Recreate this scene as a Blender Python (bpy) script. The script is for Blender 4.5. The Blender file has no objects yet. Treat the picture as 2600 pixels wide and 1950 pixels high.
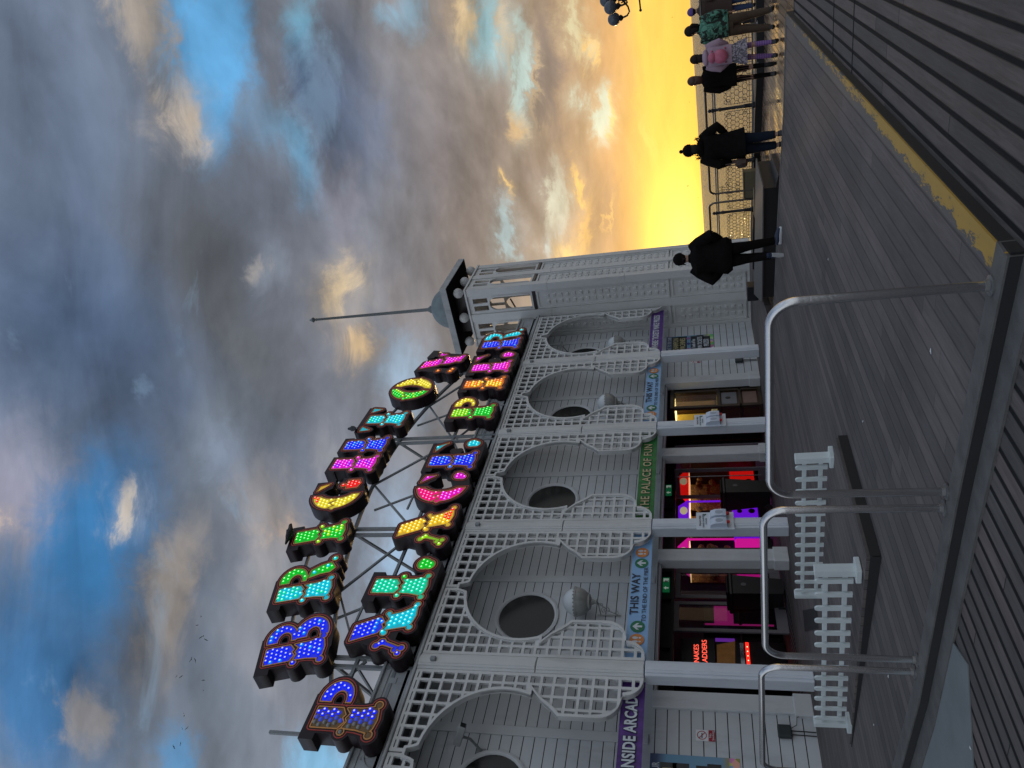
import bpy, bmesh, math, random
import numpy as np
from mathutils import Vector, Matrix
random.seed(7); rng = np.random.default_rng(7)
R = math.radians
S = bpy.context.scene
COL = S.collection

# ------------------------------------------------------------------ camera
TH, PITCH, ROLL, EYE = R(31.1), R(14.9), R(3.45), 1.3
Fw = Vector((math.cos(PITCH)*math.cos(TH), math.cos(PITCH)*math.sin(TH), math.sin(PITCH)))
Rt = Vector((math.sin(TH), -math.cos(TH), 0)); Up = Rt.cross(Fw)
ir = Rt*math.cos(ROLL) - Up*math.sin(ROLL)
iu = Up*math.cos(ROLL) + Rt*math.sin(ROLL)
cd = bpy.data.cameras.new('camera'); cam = bpy.data.objects.new('camera', cd); COL.objects.link(cam)
# the photograph is a portrait shot stored on its side: the camera is rolled a quarter turn
cam.matrix_world = Matrix(((-iu.x, ir.x, -Fw.x, 0), (-iu.y, ir.y, -Fw.y, 0), (-iu.z, ir.z, -Fw.z, EYE), (0, 0, 0, 1)))
cd.sensor_width = 36; cd.lens = 26.52; cd.clip_start = .05; cd.clip_end = 60000
S.camera = cam
S.view_settings.view_transform = 'Standard'; S.view_settings.look = 'None'
S.view_settings.exposure = 0.0; S.view_settings.gamma = 1.0
S.view_settings.use_curve_mapping = False

def lin(c):
    return tuple(((v/255)/12.92 if v/255 <= .04045 else ((v/255+.055)/1.055)**2.4) for v in c[:3])

# ------------------------------------------------------------------ node helper
class NT:
    def __init__(s, tree): s.t = tree; s.n = tree.nodes; s.l = tree.links
    def new(s, typ, **kw):
        n = s.n.new(typ)
        for k, v in kw.items():
            if k.startswith('i_'):
                n.inputs[k[2:].replace('_', ' ')].default_value = v
            else: setattr(n, k, v)
        return n
    def link(s, a, b): s.l.new(a, b)
    def math(s, op, a, b=None, c=None, clamp=False):
        n = s.n.new('ShaderNodeMath'); n.operation = op; n.use_clamp = clamp
        for i, v in enumerate((a, b, c)):
            if v is None: continue
            if isinstance(v, (int, float)): n.inputs[i].default_value = v
            else: s.l.new(v, n.inputs[i])
        return n.outputs[0]
    def vmath(s, op, a, b=None):
        n = s.n.new('ShaderNodeVectorMath'); n.operation = op
        for i, v in enumerate((a, b)):
            if v is None: continue
            if isinstance(v, (tuple, list, Vector)): n.inputs[i].default_value = v
            else: s.l.new(v, n.inputs[i])
        return n.outputs['Value'] if op in ('DOT_PRODUCT', 'LENGTH', 'DISTANCE') else n.outputs[0]
    def comb(s, x, y, z=0.):
        n = s.n.new('ShaderNodeCombineXYZ')
        for i, v in enumerate((x, y, z)):
            if isinstance(v, (int, float)): n.inputs[i].default_value = v
            else: s.l.new(v, n.inputs[i])
        return n.outputs[0]
    def mix(s, f, a, b, blend='MIX'):
        n = s.n.new('ShaderNodeMix'); n.data_type = 'RGBA'; n.blend_type = blend
        if isinstance(f, (int, float)): n.inputs[0].default_value = f
        else: s.l.new(f, n.inputs[0])
        for i, v in ((6, a), (7, b)):
            if isinstance(v, (tuple, list)): n.inputs[i].default_value = tuple(v[:3]) + (1,)
            else: s.l.new(v, n.inputs[i])
        return n.outputs[2]
    def noise(s, vec, scale=5, detail=4, rough=.5, dist=0., col=False):
        n = s.n.new('ShaderNodeTexNoise'); n.inputs['Scale'].default_value = scale
        n.inputs['Detail'].default_value = detail; n.inputs['Roughness'].default_value = rough
        n.inputs['Distortion'].default_value = dist
        if vec is not None: s.l.new(vec, n.inputs['Vector'])
        return n.outputs['Color'] if col else n.outputs[0]
    def ramp(s, f, stops, interp='LINEAR'):
        n = s.n.new('ShaderNodeValToRGB'); s.l.new(f, n.inputs[0]); e = n.color_ramp; e.interpolation = interp
        while len(e.elements) < len(stops): e.elements.new(.5)
        for el, (p, c) in zip(e.elements, stops):
            el.position = p; el.color = (c if isinstance(c, tuple) else (c, c, c)) + (1,)
        return n.outputs[0]
    def rng(s, v, a, b, c, d, smooth=False):
        n = s.n.new('ShaderNodeMapRange')
        if smooth: n.interpolation_type = 'SMOOTHSTEP'
        s.l.new(v, n.inputs['Value'])
        for k, x in zip(('From Min', 'From Max', 'To Min', 'To Max'), (a, b, c, d)): n.inputs[k].default_value = x
        return n.outputs['Result']

# ------------------------------------------------------------------ sky (world): dusk sky with broken cloud
BLOBS = [
 (0.094,0.465,0.179,0.129,-2.24,(72,92,122),0.8,1),
 (0.415,0.504,0.157,0.069,-3.12,(84,94,110),0.6,1),
 (0.161,0.305,0.17,0.076,-2.76,(84,86,90),0.85,1),
 (-0.06,0.283,0.154,0.065,2.71,(100,108,118),0.7,1),
 (0.355,0.105,0.157,0.072,-3.08,(80,98,128),0.8,1),
 (0.056,0.14,0.156,0.072,-2.78,(122,124,132),0.6,1),
 (-0.267,0.23,0.179,0.067,-3.02,(140,140,146),0.6,1),
 (-0.251,0.4,0.162,0.048,3.03,(88,104,124),0.8,1),
 (-0.109,0.536,0.108,0.058,-3.14,(150,148,165),0.8,0.9),
 (-0.15,0.564,0.031,0.032,-2.98,(215,190,170),0.255,1),
 (-0.15,0.564,0.021,0.015,-2.98,(215,190,170),0.68,1),
 (-0.189,0.461,0.144,0.067,2.82,(56,122,178),0.95,0.7),
 (-0.362,0.535,0.145,0.083,-2.95,(58,115,168),0.9,0.8),
 (0.442,0.282,0.132,0.052,3.07,(92,160,210),0.95,0.6),
 (0.292,0.168,0.086,0.032,-2.71,(108,172,212),0.75,0.9),
 (0.473,0.156,0.06,0.036,-3.13,(120,182,212),0.8,0.9),
 (0.339,0.223,0.053,0.024,-2.99,(105,150,185),0.5,1),
 (0.476,0.019,0.037,0.027,-3.07,(130,175,200),0.6,1),
 (-0.478,0.379,0.056,0.036,-2.77,(90,150,200),0.8,0.8),
 (-0.492,0.198,0.066,0.042,2.55,(130,190,228),0.8,0.9),
 (-0.237,0.082,0.106,0.049,2.92,(150,182,212),0.7,1),
 (-0.01,0.046,0.068,0.043,3.0,(150,180,205),0.6,1),
 (-0.078,0.282,0.049,0.036,-2.67,(128,142,165),0.5,1),
 (0.151,0.216,0.034,0.029,-2.43,(135,145,160),0.5,1),
 (-0.268,0.367,0.131,0.044,2.79,(178,164,150),0.7224999999999999,0.9),
 (-0.16,0.238,0.083,0.036,-3.02,(165,155,148),0.425,1),
 (-0.406,0.483,0.048,0.03,-3.12,(178,168,158),0.68,0.8),
 (0.475,0.353,0.067,0.032,-2.94,(185,170,152),0.68,0.8),
 (0.354,0.324,0.06,0.046,-2.99,(212,192,168),0.272,1),
 (0.354,0.324,0.045,0.021,-2.99,(212,192,168),0.7224999999999999,1),
 (-0.145,0.418,0.048,0.031,3.01,(222,208,190),0.28900000000000003,1),
 (-0.145,0.418,0.038,0.014,3.01,(222,208,190),0.765,0.85),
 (0.11,0.127,0.058,0.045,2.91,(212,188,150),0.3,1),
 (0.11,0.127,0.043,0.021,2.91,(212,188,150),0.8,1),
 (0.034,0.109,0.042,0.035,2.93,(222,190,145),0.3,1),
 (0.034,0.109,0.031,0.016,2.93,(222,190,145),0.8,1),
 (0.155,0.236,0.018,0.015,3.07,(180,170,160),0.51,1),
 (-0.195,0.217,0.028,0.032,2.76,(190,165,145),0.2295,1),
 (-0.195,0.217,0.018,0.014,2.76,(190,165,145),0.595,1),
 (0.399,0.152,0.088,0.041,-2.83,(74,98,132),0.8,1),
 (0.227,0.122,0.091,0.033,-2.96,(138,132,142),0.6,1),
 (0.286,0.027,0.153,0.033,-3.11,(104,103,110),0.7,1),
 (0.075,0.043,0.068,0.027,-2.59,(138,130,130),0.6,1),
 (0.045,0.247,0.112,0.036,-2.81,(116,118,122),0.5,1),
 (-0.254,0.232,0.072,0.036,2.59,(150,148,150),0.6,1),
 (-0.365,0.246,0.1,0.042,-2.17,(140,142,150),0.6,1),
 (0.018,0.196,0.08,0.03,-2.92,(100,102,110),0.6,1),
 (-0.119,0.146,0.07,0.03,-2.86,(150,150,156),0.6,1),
 (0.232,0.163,0.099,0.041,-2.31,(112,120,136),0.5,1),
 (0.23,-0.024,0.094,0.024,-3.11,(150,138,132),0.6,1),
 (0.286,-0.065,0.126,0.021,-3.13,(120,112,110),0.6,1),
 (0.13,-0.192,0.06,0.019,-1.88,(215,180,130),0.5,1),
 (0.309,-0.009,0.147,0.042,3.12,(118,112,116),0.7,1),
 (0.465,-0.062,0.056,0.043,3.08,(238,198,138),0.32,1),
 (0.465,-0.062,0.042,0.019,3.08,(238,198,138),0.85,1),
 (0.452,-0.094,0.085,0.051,3.1,(152,198,208),0.34,1),
 (0.452,-0.094,0.068,0.023,3.1,(152,198,208),0.9,0.85),
 (0.455,-0.118,0.057,0.019,3.11,(200,180,150),0.27,1),
 (0.455,-0.118,0.051,0.009,3.11,(200,180,150),0.7,0.95),
 (0.395,-0.136,0.091,0.027,3.06,(188,214,208),0.36,1),
 (0.395,-0.136,0.082,0.012,3.06,(188,214,208),0.95,0.85),
 (0.396,-0.154,0.058,0.006,3.09,(240,205,150),0.6,1),
 (0.334,-0.126,0.033,0.027,3.08,(232,190,130),0.3,1),
 (0.334,-0.126,0.024,0.012,3.08,(232,190,130),0.8,1),
 (0.334,-0.099,0.07,0.04,3.08,(140,128,122),0.3,1),
 (0.334,-0.099,0.057,0.018,3.08,(140,128,122),0.8,1),
 (0.395,-0.171,0.135,0.04,3.08,(128,116,112),0.32,1),
 (0.395,-0.171,0.121,0.018,3.08,(128,116,112),0.85,1),
 (0.465,-0.211,0.059,0.022,3.09,(222,212,170),0.32,1),
 (0.465,-0.211,0.052,0.01,3.09,(222,212,170),0.85,0.85),
 (0.428,-0.215,0.028,0.011,3.08,(250,205,130),0.27,1),
 (0.428,-0.215,0.024,0.005,3.08,(250,205,130),0.7,0.95),
 (0.337,-0.225,0.058,0.032,-3.11,(208,218,195),0.36,1),
 (0.337,-0.225,0.047,0.015,-3.11,(208,218,195),0.95,0.75),
 (0.335,-0.238,0.041,0.012,3.13,(252,205,125),0.27,1),
 (0.335,-0.238,0.037,0.006,3.13,(252,205,125),0.7,0.95),
 (0.228,-0.142,0.088,0.049,-3.05,(136,122,116),0.3,1),
 (0.228,-0.142,0.072,0.022,-3.05,(136,122,116),0.8,1),
 (0.185,-0.096,0.064,0.027,-3.01,(178,204,208),0.34,1),
 (0.185,-0.096,0.056,0.012,-3.01,(178,204,208),0.9,0.85),
 (0.253,-0.103,0.023,0.013,3.12,(245,205,130),0.3,1),
 (0.253,-0.103,0.019,0.006,3.12,(245,205,130),0.8,0.95),
 (0.215,-0.161,0.063,0.032,3.11,(208,208,186),0.34,1),
 (0.215,-0.161,0.052,0.015,3.11,(208,208,186),0.9,0.85),
 (0.229,-0.191,0.045,0.014,-3.1,(252,205,118),0.34,1),
 (0.229,-0.191,0.041,0.006,-3.1,(252,205,118),0.9,0.85),
 (0.169,-0.205,0.041,0.022,-3.04,(248,200,120),0.27,1),
 (0.169,-0.205,0.034,0.01,-3.04,(248,200,120),0.7,1),
 (0.155,-0.152,0.024,0.022,2.96,(195,205,200),0.3,1),
 (0.155,-0.152,0.017,0.01,2.96,(195,205,200),0.8,0.95),
 (0.202,-0.228,0.075,0.041,-3.02,(170,140,112),0.27,1),
 (0.202,-0.228,0.061,0.019,-3.02,(170,140,112),0.7,1),
 (0.331,-0.262,0.164,0.016,3.1,(205,162,108),0.6,1),
 (0.299,-0.292,0.047,0.006,3.14,(255,215,120),0.6,1),
 (0.196,-0.233,0.033,0.004,-3.12,(252,205,120),0.6,1),
 (0.136,-0.18,0.038,0.033,2.91,(250,210,130),0.27,1),
 (0.136,-0.18,0.028,0.015,2.91,(250,210,130),0.7,1),
]

W = bpy.data.worlds.new('World'); S.world = W; W.use_nodes = True
W.node_tree.nodes.clear(); w = NT(W.node_tree)
tc = w.new('ShaderNodeTexCoord').outputs['Generated']
d = w.vmath('NORMALIZE', tc)
A0, E0 = R(30), R(20)
Cc = Vector((math.cos(E0)*math.cos(A0), math.cos(E0)*math.sin(A0), math.sin(E0)))
C1 = Vector((math.sin(A0), -math.cos(A0), 0)); C2 = C1.cross(Cc)
dc = w.math('MAXIMUM', w.vmath('DOT_PRODUCT', d, Cc), .08)
qx = w.math('DIVIDE', w.vmath('DOT_PRODUCT', d, C1), dc)
qy = w.math('DIVIDE', w.vmath('DOT_PRODUCT', d, C2), dc)
front = w.rng(w.vmath('DOT_PRODUCT', d, Cc), .12, .4, 0, 1, True)
sx = w.new('ShaderNodeSeparateXYZ'); w.link(d, sx.inputs[0]); dz = sx.outputs[2]
# cloud-layer coordinates: clouds lie on a flat ceiling, so they crowd together towards the horizon
den = w.math('ADD', w.math('MAXIMUM', dz, 0.), .22)
lay = w.comb(w.math('DIVIDE', sx.outputs[0], den), w.math('DIVIDE', sx.outputs[1], den), 0.)
n1 = w.noise(lay, 1.6, 6, .58, .3)
n2 = w.noise(lay, 5.5, 7, .62, .4)
n3 = w.noise(w.comb(qx, w.math('MULTIPLY', qy, 1.5), 3.3), 13., 8, .68, .5, col=True)
n4 = w.noise(w.comb(qx, w.math('MULTIPLY', qy, 1.6), 8.1), 3.0, 5, .55, .2, col=True)
wv = w.vmath('ADD', w.vmath('SCALE', w.vmath('SUBTRACT', n3, (.5, .5, .5))), w.vmath('SCALE', w.vmath('SUBTRACT', n4, (.5, .5, .5))))
for nn in [n for n in w.n if n.type == 'VECT_MATH' and n.operation == 'SCALE']: nn.inputs['Scale'].default_value = .1
q = w.vmath('ADD', w.comb(qx, qy, 0.), wv)
q = w.vmath('MULTIPLY', q, (1, 1, 0))
el = w.math('MULTIPLY', w.math('ARCSINE', dz), 180/math.pi)
eln = w.math('DIVIDE', w.math('ADD', el, w.math('MULTIPLY', w.math('SUBTRACT', n1, .5), 3.)), 90., clamp=True)
STOPS = [(0, (250, 196, 92)), (3.2, (252, 204, 98)), (5, (226, 172, 110)), (8, (188, 156, 122)), (12, (154, 138, 122)), (16, (136, 126, 120)),
         (20, (128, 125, 128)), (25, (118, 122, 132)), (30, (106, 112, 126)), (36, (88, 97, 112)), (42, (70, 86, 112)), (50, (62, 79, 106)), (88, (70, 84, 104))]
base = w.ramp(eln, [(e/90, lin(c)) for e, c in STOPS])
# away from the sunset: pale unseen sky, brightened to light the facade
back = w.ramp(w.math('DIVIDE', el, 90., clamp=True), [(0, lin((176, 182, 192))), (.15, lin((204, 210, 218))), (.5, lin((172, 186, 206))), (1, lin((112, 128, 152)))])
sund = Vector((math.cos(R(22.5)), math.sin(R(22.5)), 0))
nearsun = w.rng(w.vmath('DOT_PRODUCT', d, sund), .1, .93, 0, 1, True)
col = w.mix(nearsun, back, base)
# broad light and dark in the cloud sheet, then ragged smaller folds lit from the side
amp = w.rng(el, 1, 12, .15, 1.3)
fold = w.math('SUBTRACT', w.noise(w.vmath('ADD', lay, (.12, .08, 0)), 1.7, 5, .55, .5), w.noise(lay, 1.7, 5, .55, .5))
band = w.noise(w.comb(qx, w.math('MULTIPLY', qy, 3.2), 5.), 2.6, 5, .55, .6)
kk = w.math('ADD', w.math('ADD', w.math('MULTIPLY', w.math('SUBTRACT', n1, .5), .9), w.math('MULTIPLY', w.math('SUBTRACT', n2, .5), .45)), w.math('ADD', w.math('MULTIPLY', fold, 1.5), w.math('MULTIPLY', w.math('SUBTRACT', band, .5), 1.2)))
k = w.math('MAXIMUM', w.math('ADD', 1., w.math('MULTIPLY', kk, amp)), .45)
def blob(col, cx, cy, rx, ry, rot, c, s, soft, boost=1.0):
    m = w.new('ShaderNodeMapping', vector_type='TEXTURE'); 
    ch = w.new('ShaderNodeVectorMath', operation='MULTIPLY_ADD')     # evaluated one after the other: keeps the shader small
    w.link(col, ch.inputs[0]); ch.inputs[1].default_value = (1e-6, 1e-6, 0); w.link(q, ch.inputs[2]); w.link(ch.outputs[0], m.inputs['Vector'])
    m.inputs['Location'].default_value = (cx, cy, 0); m.inputs['Rotation'].default_value = (0, 0, rot)
    m.inputs['Scale'].default_value = (rx, ry, 1)
    f = w.rng(w.vmath('LENGTH', m.outputs[0]), 1.35, 1.35*(1-soft)*.9, 0, s, True)
    if isinstance(front, (int, float)) is False: f = w.math('MULTIPLY', f, front)
    return w.mix(f, col, tuple(v*boost for v in lin(c)))
for b in BLOBS: col = blob(col, *b)
col = w.vmath('SCALE', col); col.node.inputs['Scale'].default_value = 1; w.link(k, col.node.inputs['Scale'])
# small sunlit edges and blue rifts broken out of the sheet
rift = w.rng(w.noise(w.comb(qx, w.math('MULTIPLY', qy, 2.2), 1.7), 4.2, 8, .62, .5), .60, .72, 0, .28, True)
rift = w.math('MULTIPLY', w.math('MULTIPLY', rift, front), w.rng(el, 6, 16, 0, 1))
col = w.mix(rift, col, lin((142, 176, 205)))
# glow of the hidden sun
gl = w.vmath('LENGTH', w.vmath('MULTIPLY', w.vmath('SUBTRACT', w.comb(qx, qy, 0.), (.135, -.335, 0)), (1.0, 2.6, 1)))
g1 = w.math('MULTIPLY', w.math('POWER', w.rng(gl, .50, 0, 0, 1), 1.8), front)
g1 = w.math('MULTIPLY', g1, w.rng(w.math('ADD', el, w.math('MULTIPLY', n2, 2.)), 7.5, 4.6, .12, 1, True))
gn = w.rng(n2, .3, .7, .75, 1.15)
col = w.mix(w.math('MULTIPLY', g1, gn), col, (1.05, .78, .14))
g2 = w.math('MULTIPLY', w.math('POWER', w.rng(gl, .17, 0, 0, 1), 1.5), front)
col = w.mix(w.math('MULTIPLY', g2, w.rng(el, -.5, .5, 0, 1)), col, (1.8, 1.4, .30))
bg = w.new('ShaderNodeBackground'); w.link(col, bg.inputs[0]); bg.inputs[1].default_value = 1.0
sky = w.new('ShaderNodeTexSky', sky_type='NISHITA', sun_disc=False)
sky.sun_elevation = R(3); sky.sun_rotation = R(90-23.0)
bs = w.new('ShaderNodeBackground'); w.link(sky.outputs[0], bs.inputs[0]); bs.inputs[1].default_value = .012
ad = w.new('ShaderNodeAddShader'); w.link(bg.outputs[0], ad.inputs[0]); w.link(bs.outputs[0], ad.inputs[1])
wo = w.new('ShaderNodeOutputWorld'); w.link(ad.outputs[0], wo.inputs[0])
W.cycles.sampling_method = 'MANUAL'; W.cycles.sample_map_resolution = 512

# ------------------------------------------------------------------ sun: low, behind cloud, beyond the tower
sd = bpy.data.lights.new('sun', 'SUN'); sd.energy = 1.6; sd.angle = R(2.0); sd.color = (1.0, .62, .26)
so = bpy.data.objects.new('sun', sd); COL.objects.link(so)
saz, sel = R(25.2), R(1.8)
sv = Vector((math.cos(sel)*math.cos(saz), math.cos(sel)*math.sin(saz), math.sin(sel)))
so.rotation_euler = sv.to_track_quat('Z', 'Y').to_euler(); so.location = (40, 16, 20)


# ------------------------------------------------------------------ materials
MATS = {}
def mat(name, c, rough=.6, metal=0., var=.12, scale=3., bump=0., bscale=30., emit=None, estr=0., spec=.5, grime=0., trans=0., coat=0., wear=None):
    if name in MATS: return MATS[name]
    m = bpy.data.materials.new(name); m.use_nodes = True; m.node_tree.nodes.clear(); t = NT(m.node_tree)
    p = t.new('ShaderNodeBsdfPrincipled'); o = t.new('ShaderNodeOutputMaterial'); t.link(p.outputs[0], o.inputs[0])
    co = t.new('ShaderNodeTexCoord').outputs['Object']
    n = t.noise(co, scale, 5, .6)
    f = t.rng(n, .25, .75, 1-var, 1+var)
    v = t.vmath('SCALE', t.mix(1, c, c)); t.link(f, v.node.inputs['Scale'])
    if grime:   # dirt: its own blotches and runs
        g = t.noise(t.vmath('MULTIPLY', co, (1., 1., .25)), scale*1.7, 8, .7)
        v = t.mix(t.math('MULTIPLY', t.rng(g, .48, .72, 0, 1, True), grime), v, tuple(x*.45+.01 for x in c))
    if wear:    # chips showing another colour
        g = t.noise(co, wear[1], 8, .65); v = t.mix(t.rng(g, wear[2], wear[2]+.03, 0, 1), v, wear[0])
    t.link(v, p.inputs['Base Color'])
    p.inputs['Roughness'].default_value = rough; p.inputs['Metallic'].default_value = metal
    p.inputs['Specular IOR Level'].default_value = spec
    if trans: p.inputs['Transmission Weight'].default_value = trans
    if coat: p.inputs['Coat Weight'].default_value = coat
    if emit: p.inputs['Emission Color'].default_value = tuple(emit)+(1,); p.inputs['Emission Strength'].default_value = estr
    if bump:
        b = t.new('ShaderNodeBump'); b.inputs['Strength'].default_value = bump; b.inputs['Distance'].default_value = .01
        t.link(t.noise(co, bscale, 5, .6), b.inputs['Height']); t.link(b.outputs[0], p.inputs['Normal'])
    MATS[name] = m; return m

WHITE = mat('white_paint', (.60, .615, .625), .5, var=.08, scale=1.2, grime=.45, bump=.15)
CREAM = mat('cream_paint', (.62, .63, .62), .55, var=.07, scale=.9, grime=.4, bump=.12)
PILL = mat('pillar_paint', (.62, .66, .71), .38, var=.05, scale=2., grime=.25, bump=.1)
BOARDP = mat('board_paint', (.55, .57, .58), .5, var=.07, scale=1.1, grime=.3, bump=.1)
ROOFW = mat('weathered_roof_paint', (.40, .42, .43), .6, var=.15, scale=2., grime=.5, wear=((.03, .03, .03), 3., .66))
DARK = mat('dark_frame', (.035, .028, .03), .35, var=.1)
FRAME = mat('door_frame_grey', (.16, .15, .165), .4, var=.08)
STEELP = mat('painted_steel', (.22, .245, .26), .45, var=.1, scale=4., grime=.5)
CASE = mat('sign_case', (.016, .007, .010), .45, var=.2, spec=.3)
TRIMR = mat('sign_red_line', (.50, .05, .035), .5)
TRIMG = mat('sign_gold_line', (.75, .33, .08), .45)
INOX = mat('stainless_tube', (.62, .62, .63), .16, 1., var=.06, scale=9., bump=.05, bscale=60.)
IRON = mat('cast_iron', (.02, .02, .022), .5, .2, var=.2)
IRONW = mat('balustrade_iron', (.05, .055, .06), .45, .2, var=.2)
BLACK = mat('black_plastic', (.012, .012, .014), .35)
RUBBER = mat('rubber', (.018, .019, .021), .75, bump=.3)
GLASSD = mat('dark_glass', (.012, .014, .013), .06, var=.3, scale=2., spec=.8)
PICK = mat('picket_paint', (.60, .66, .66), .45, var=.06, scale=4., grime=.35)
RUST = mat('rusty_wood', (.34, .24, .10), .8, var=.3, scale=12.)

def wood(name, c, plank, gapw, gapd, warm=.0, rough=.55, wet=0., grain=1.0, gapdark=1., spec=.5, seed=0., lenx=3.6, xo=0., yo=0.):
    '''boards running along X: plank rows in Y, each board its own tone, grain, gaps in the height'''
    m = bpy.data.materials.new(name); m.use_nodes = True; m.node_tree.nodes.clear(); t = NT(m.node_tree)
    p = t.new('ShaderNodeBsdfPrincipled'); o = t.new('ShaderNodeOutputMaterial'); t.link(p.outputs[0], o.inputs[0])
    co = t.new('ShaderNodeTexCoord').outputs['Object']
    s = t.new('ShaderNodeSeparateXYZ'); t.link(co, s.inputs[0])
    yy = t.math('DIVIDE', t.math('ADD', s.outputs[1], 50+yo), plank); row = t.math('FLOOR', yy); fy = t.math('FRACT', yy)
    off = t.math('FRACT', t.math('MULTIPLY', t.math('SINE', t.math('MULTIPLY', row, 12.9898+seed)), 43.758))
    xx = t.math('ADD', t.math('DIVIDE', t.math('ADD', s.outputs[0], 40+xo), lenx), off); cx = t.math('FLOOR', xx); fx = t.math('FRACT', xx)
    wn = t.new('ShaderNodeTexWhiteNoise', noise_dimensions='3D'); t.link(t.comb(row, cx, seed), wn.inputs['Vector'])
    tone = wn.outputs['Value']
    shift = t.comb(t.math('MULTIPLY', tone, 17.), t.math('MULTIPLY', row, 3.7), 0.)
    gv = t.vmath('ADD', t.vmath('MULTIPLY', co, (.9, 14., 1.)), shift)
    g = t.noise(gv, 2.2, 8, .65, 1.2); g2 = t.noise(t.vmath('ADD', t.vmath('MULTIPLY', co, (2.5, 60., 1.)), shift), 3., 4, .6)
    dirt = t.noise(co, .55, 6, .6)
    col = t.vmath('SCALE', t.mix(t.rng(tone, 0, 1, 0, .5), c, (c[0]*(1.0+warm), c[1]*(.88), c[2]*.82)))
    br = t.math('MULTIPLY', t.rng(tone, 0, 1, .78, 1.22), t.math('MULTIPLY', t.rng(g, .25, .75, 1-.32*grain, 1+.3*grain), t.rng(g2, .3, .7, .9, 1.08)))
    br = t.math('MULTIPLY', br, t.rng(dirt, .3, .7, .78, 1.15))
    t.link(br, col.node.inputs['Scale'])
    edge = t.math('MINIMUM', fy, t.math('SUBTRACT', 1., fy))
    ga = t.math('MULTIPLY', t.rng(edge, gapw*.5/plank, gapw*.5/plank+.012/plank, 1, 0, True), gapdark)
    ex = t.math('MINIMUM', fx, t.math('SUBTRACT', 1., fx))
    gx = t.math('MULTIPLY', t.rng(ex, .0008, .0016, 1, 0), gapdark*.8)
    gap = t.math('MAXIMUM', ga, gx)
    cr = t.math('MULTIPLY', t.rng(t.noise(gv, 1.1, 10, .8, 2.), .66, .69, 0, 1), .6*grain)
    colr = t.mix(t.math('MAXIMUM', gap, cr), col, (.006, .006, .007))
    t.link(colr, p.inputs['Base Color']); p.inputs['Specular IOR Level'].default_value = spec
    ws = t.noise(t.vmath('MULTIPLY', co, (.5, 1.4, 1)), 1.6, 6, .6)
    t.link(t.math('ADD', t.rng(g, .2, .8, rough-.08, rough+.12), t.math('MULTIPLY', gap, .2)) if not wet else t.rng(ws, .36, .6, .08, rough), p.inputs['Roughness'])
    h = t.math('SUBTRACT', t.math('MULTIPLY', g, .12 if not wet else .10), t.math('MULTIPLY', gap, 1.))
    b = t.new('ShaderNodeBump'); b.inputs['Strength'].default_value = .6; b.inputs['Distance'].default_value = gapd
    t.link(h, b.inputs['Height']); t.link(b.outputs[0], p.inputs['Normal'])
    MATS[name] = m; return m
DECK = wood('worn_deck_boards', (.128, .118, .116), .145, .002, .0015, warm=.02, rough=.72, grain=1.0, gapdark=.42, spec=.22)
PLANK = wood('gapped_deck_planks', (.105, .096, .092), .135, .021, .02, warm=.12, rough=.62, grain=1.35, seed=3.3, yo=.03, spec=.25)
WETD = wood('wet_promenade_boards', (.24, .17, .11), .13, .010, .006, warm=.2, rough=.42, wet=1, seed=5.1)
BEAM = mat('deck_edge_beam', (.10, .098, .093), .65, var=.3, scale=5., bump=.4, bscale=18., grime=.6)

def blendmat():
    '''yellow edge paint worn through to the boards in ragged chips'''
    m = bpy.data.materials.new('worn_yellow_paint'); m.use_nodes = True; m.node_tree.nodes.clear(); t = NT(m.node_tree)
    p = t.new('ShaderNodeBsdfPrincipled'); o = t.new('ShaderNodeOutputMaterial'); t.link(p.outputs[0], o.inputs[0])
    co = t.new('ShaderNodeTexCoord').outputs['Object']; s = t.new('ShaderNodeSeparateXYZ'); t.link(co, s.inputs[0])
    n = t.noise(t.vmath('MULTIPLY', co, (2.2, 6., 1.)), 2.6, 10, .72, .6); big = t.noise(co, .8, 3, .5)
    fine = t.noise(t.vmath('MULTIPLY', co, (8., 30., 1.)), 3., 8, .7)
    edge = t.rng(s.outputs[1], 1.635, 1.73, .0, .26)
    far = t.rng(s.outputs[0], 4.5, 9.0, 0., .20)
    v = t.math('ADD', t.math('ADD', n, t.math('MULTIPLY', big, .35)), t.math('ADD', edge, far))
    f = t.rng(t.math('ADD', v, t.math('MULTIPLY', t.math('SUBTRACT', fine, .5), .45)), .835, .85, 0, 1)
    yel = t.mix(t.rng(n, .3, .7, 0, 1), (.46, .27, .045), (.38, .24, .05))
    t.link(t.mix(f, yel, (.10, .098, .098)), p.inputs['Base Color']); p.inputs['Roughness'].default_value = .55
    b = t.new('ShaderNodeBump'); b.inputs['Strength'].default_value = .5; b.inputs['Distance'].default_value = .003
    t.link(t.math('SUBTRACT', 1., f), b.inputs['Height']); t.link(b.outputs[0], p.inputs['Normal'])
    return m
YELLOW = blendmat()

def seamat():
    m = bpy.data.materials.new('sea_water'); m.use_nodes = True; m.node_tree.nodes.clear(); t = NT(m.node_tree)
    p = t.new('ShaderNodeBsdfPrincipled'); o = t.new('ShaderNodeOutputMaterial'); t.link(p.outputs[0], o.inputs[0])
    co = t.new('ShaderNodeTexCoord').outputs['Object']
    p.inputs['Base Color'].default_value = (.12, .118, .112, 1); p.inputs['Roughness'].default_value = .22
    p.inputs['Specular IOR Level'].default_value = .2
    h = t.math('ADD', t.noise(t.vmath('MULTIPLY', co, (1., .45, 1.)), .12, 8, .65, .5), t.math('MULTIPLY', t.noise(co, .9, 4, .6), .25))
    b = t.new('ShaderNodeBump'); b.inputs['Strength'].default_value = 1.; b.inputs['Distance'].default_value = 2.2
    t.link(h, b.inputs['Height']); t.link(b.outputs[0], p.inputs['Normal']); return m
SEA = seamat()

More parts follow.
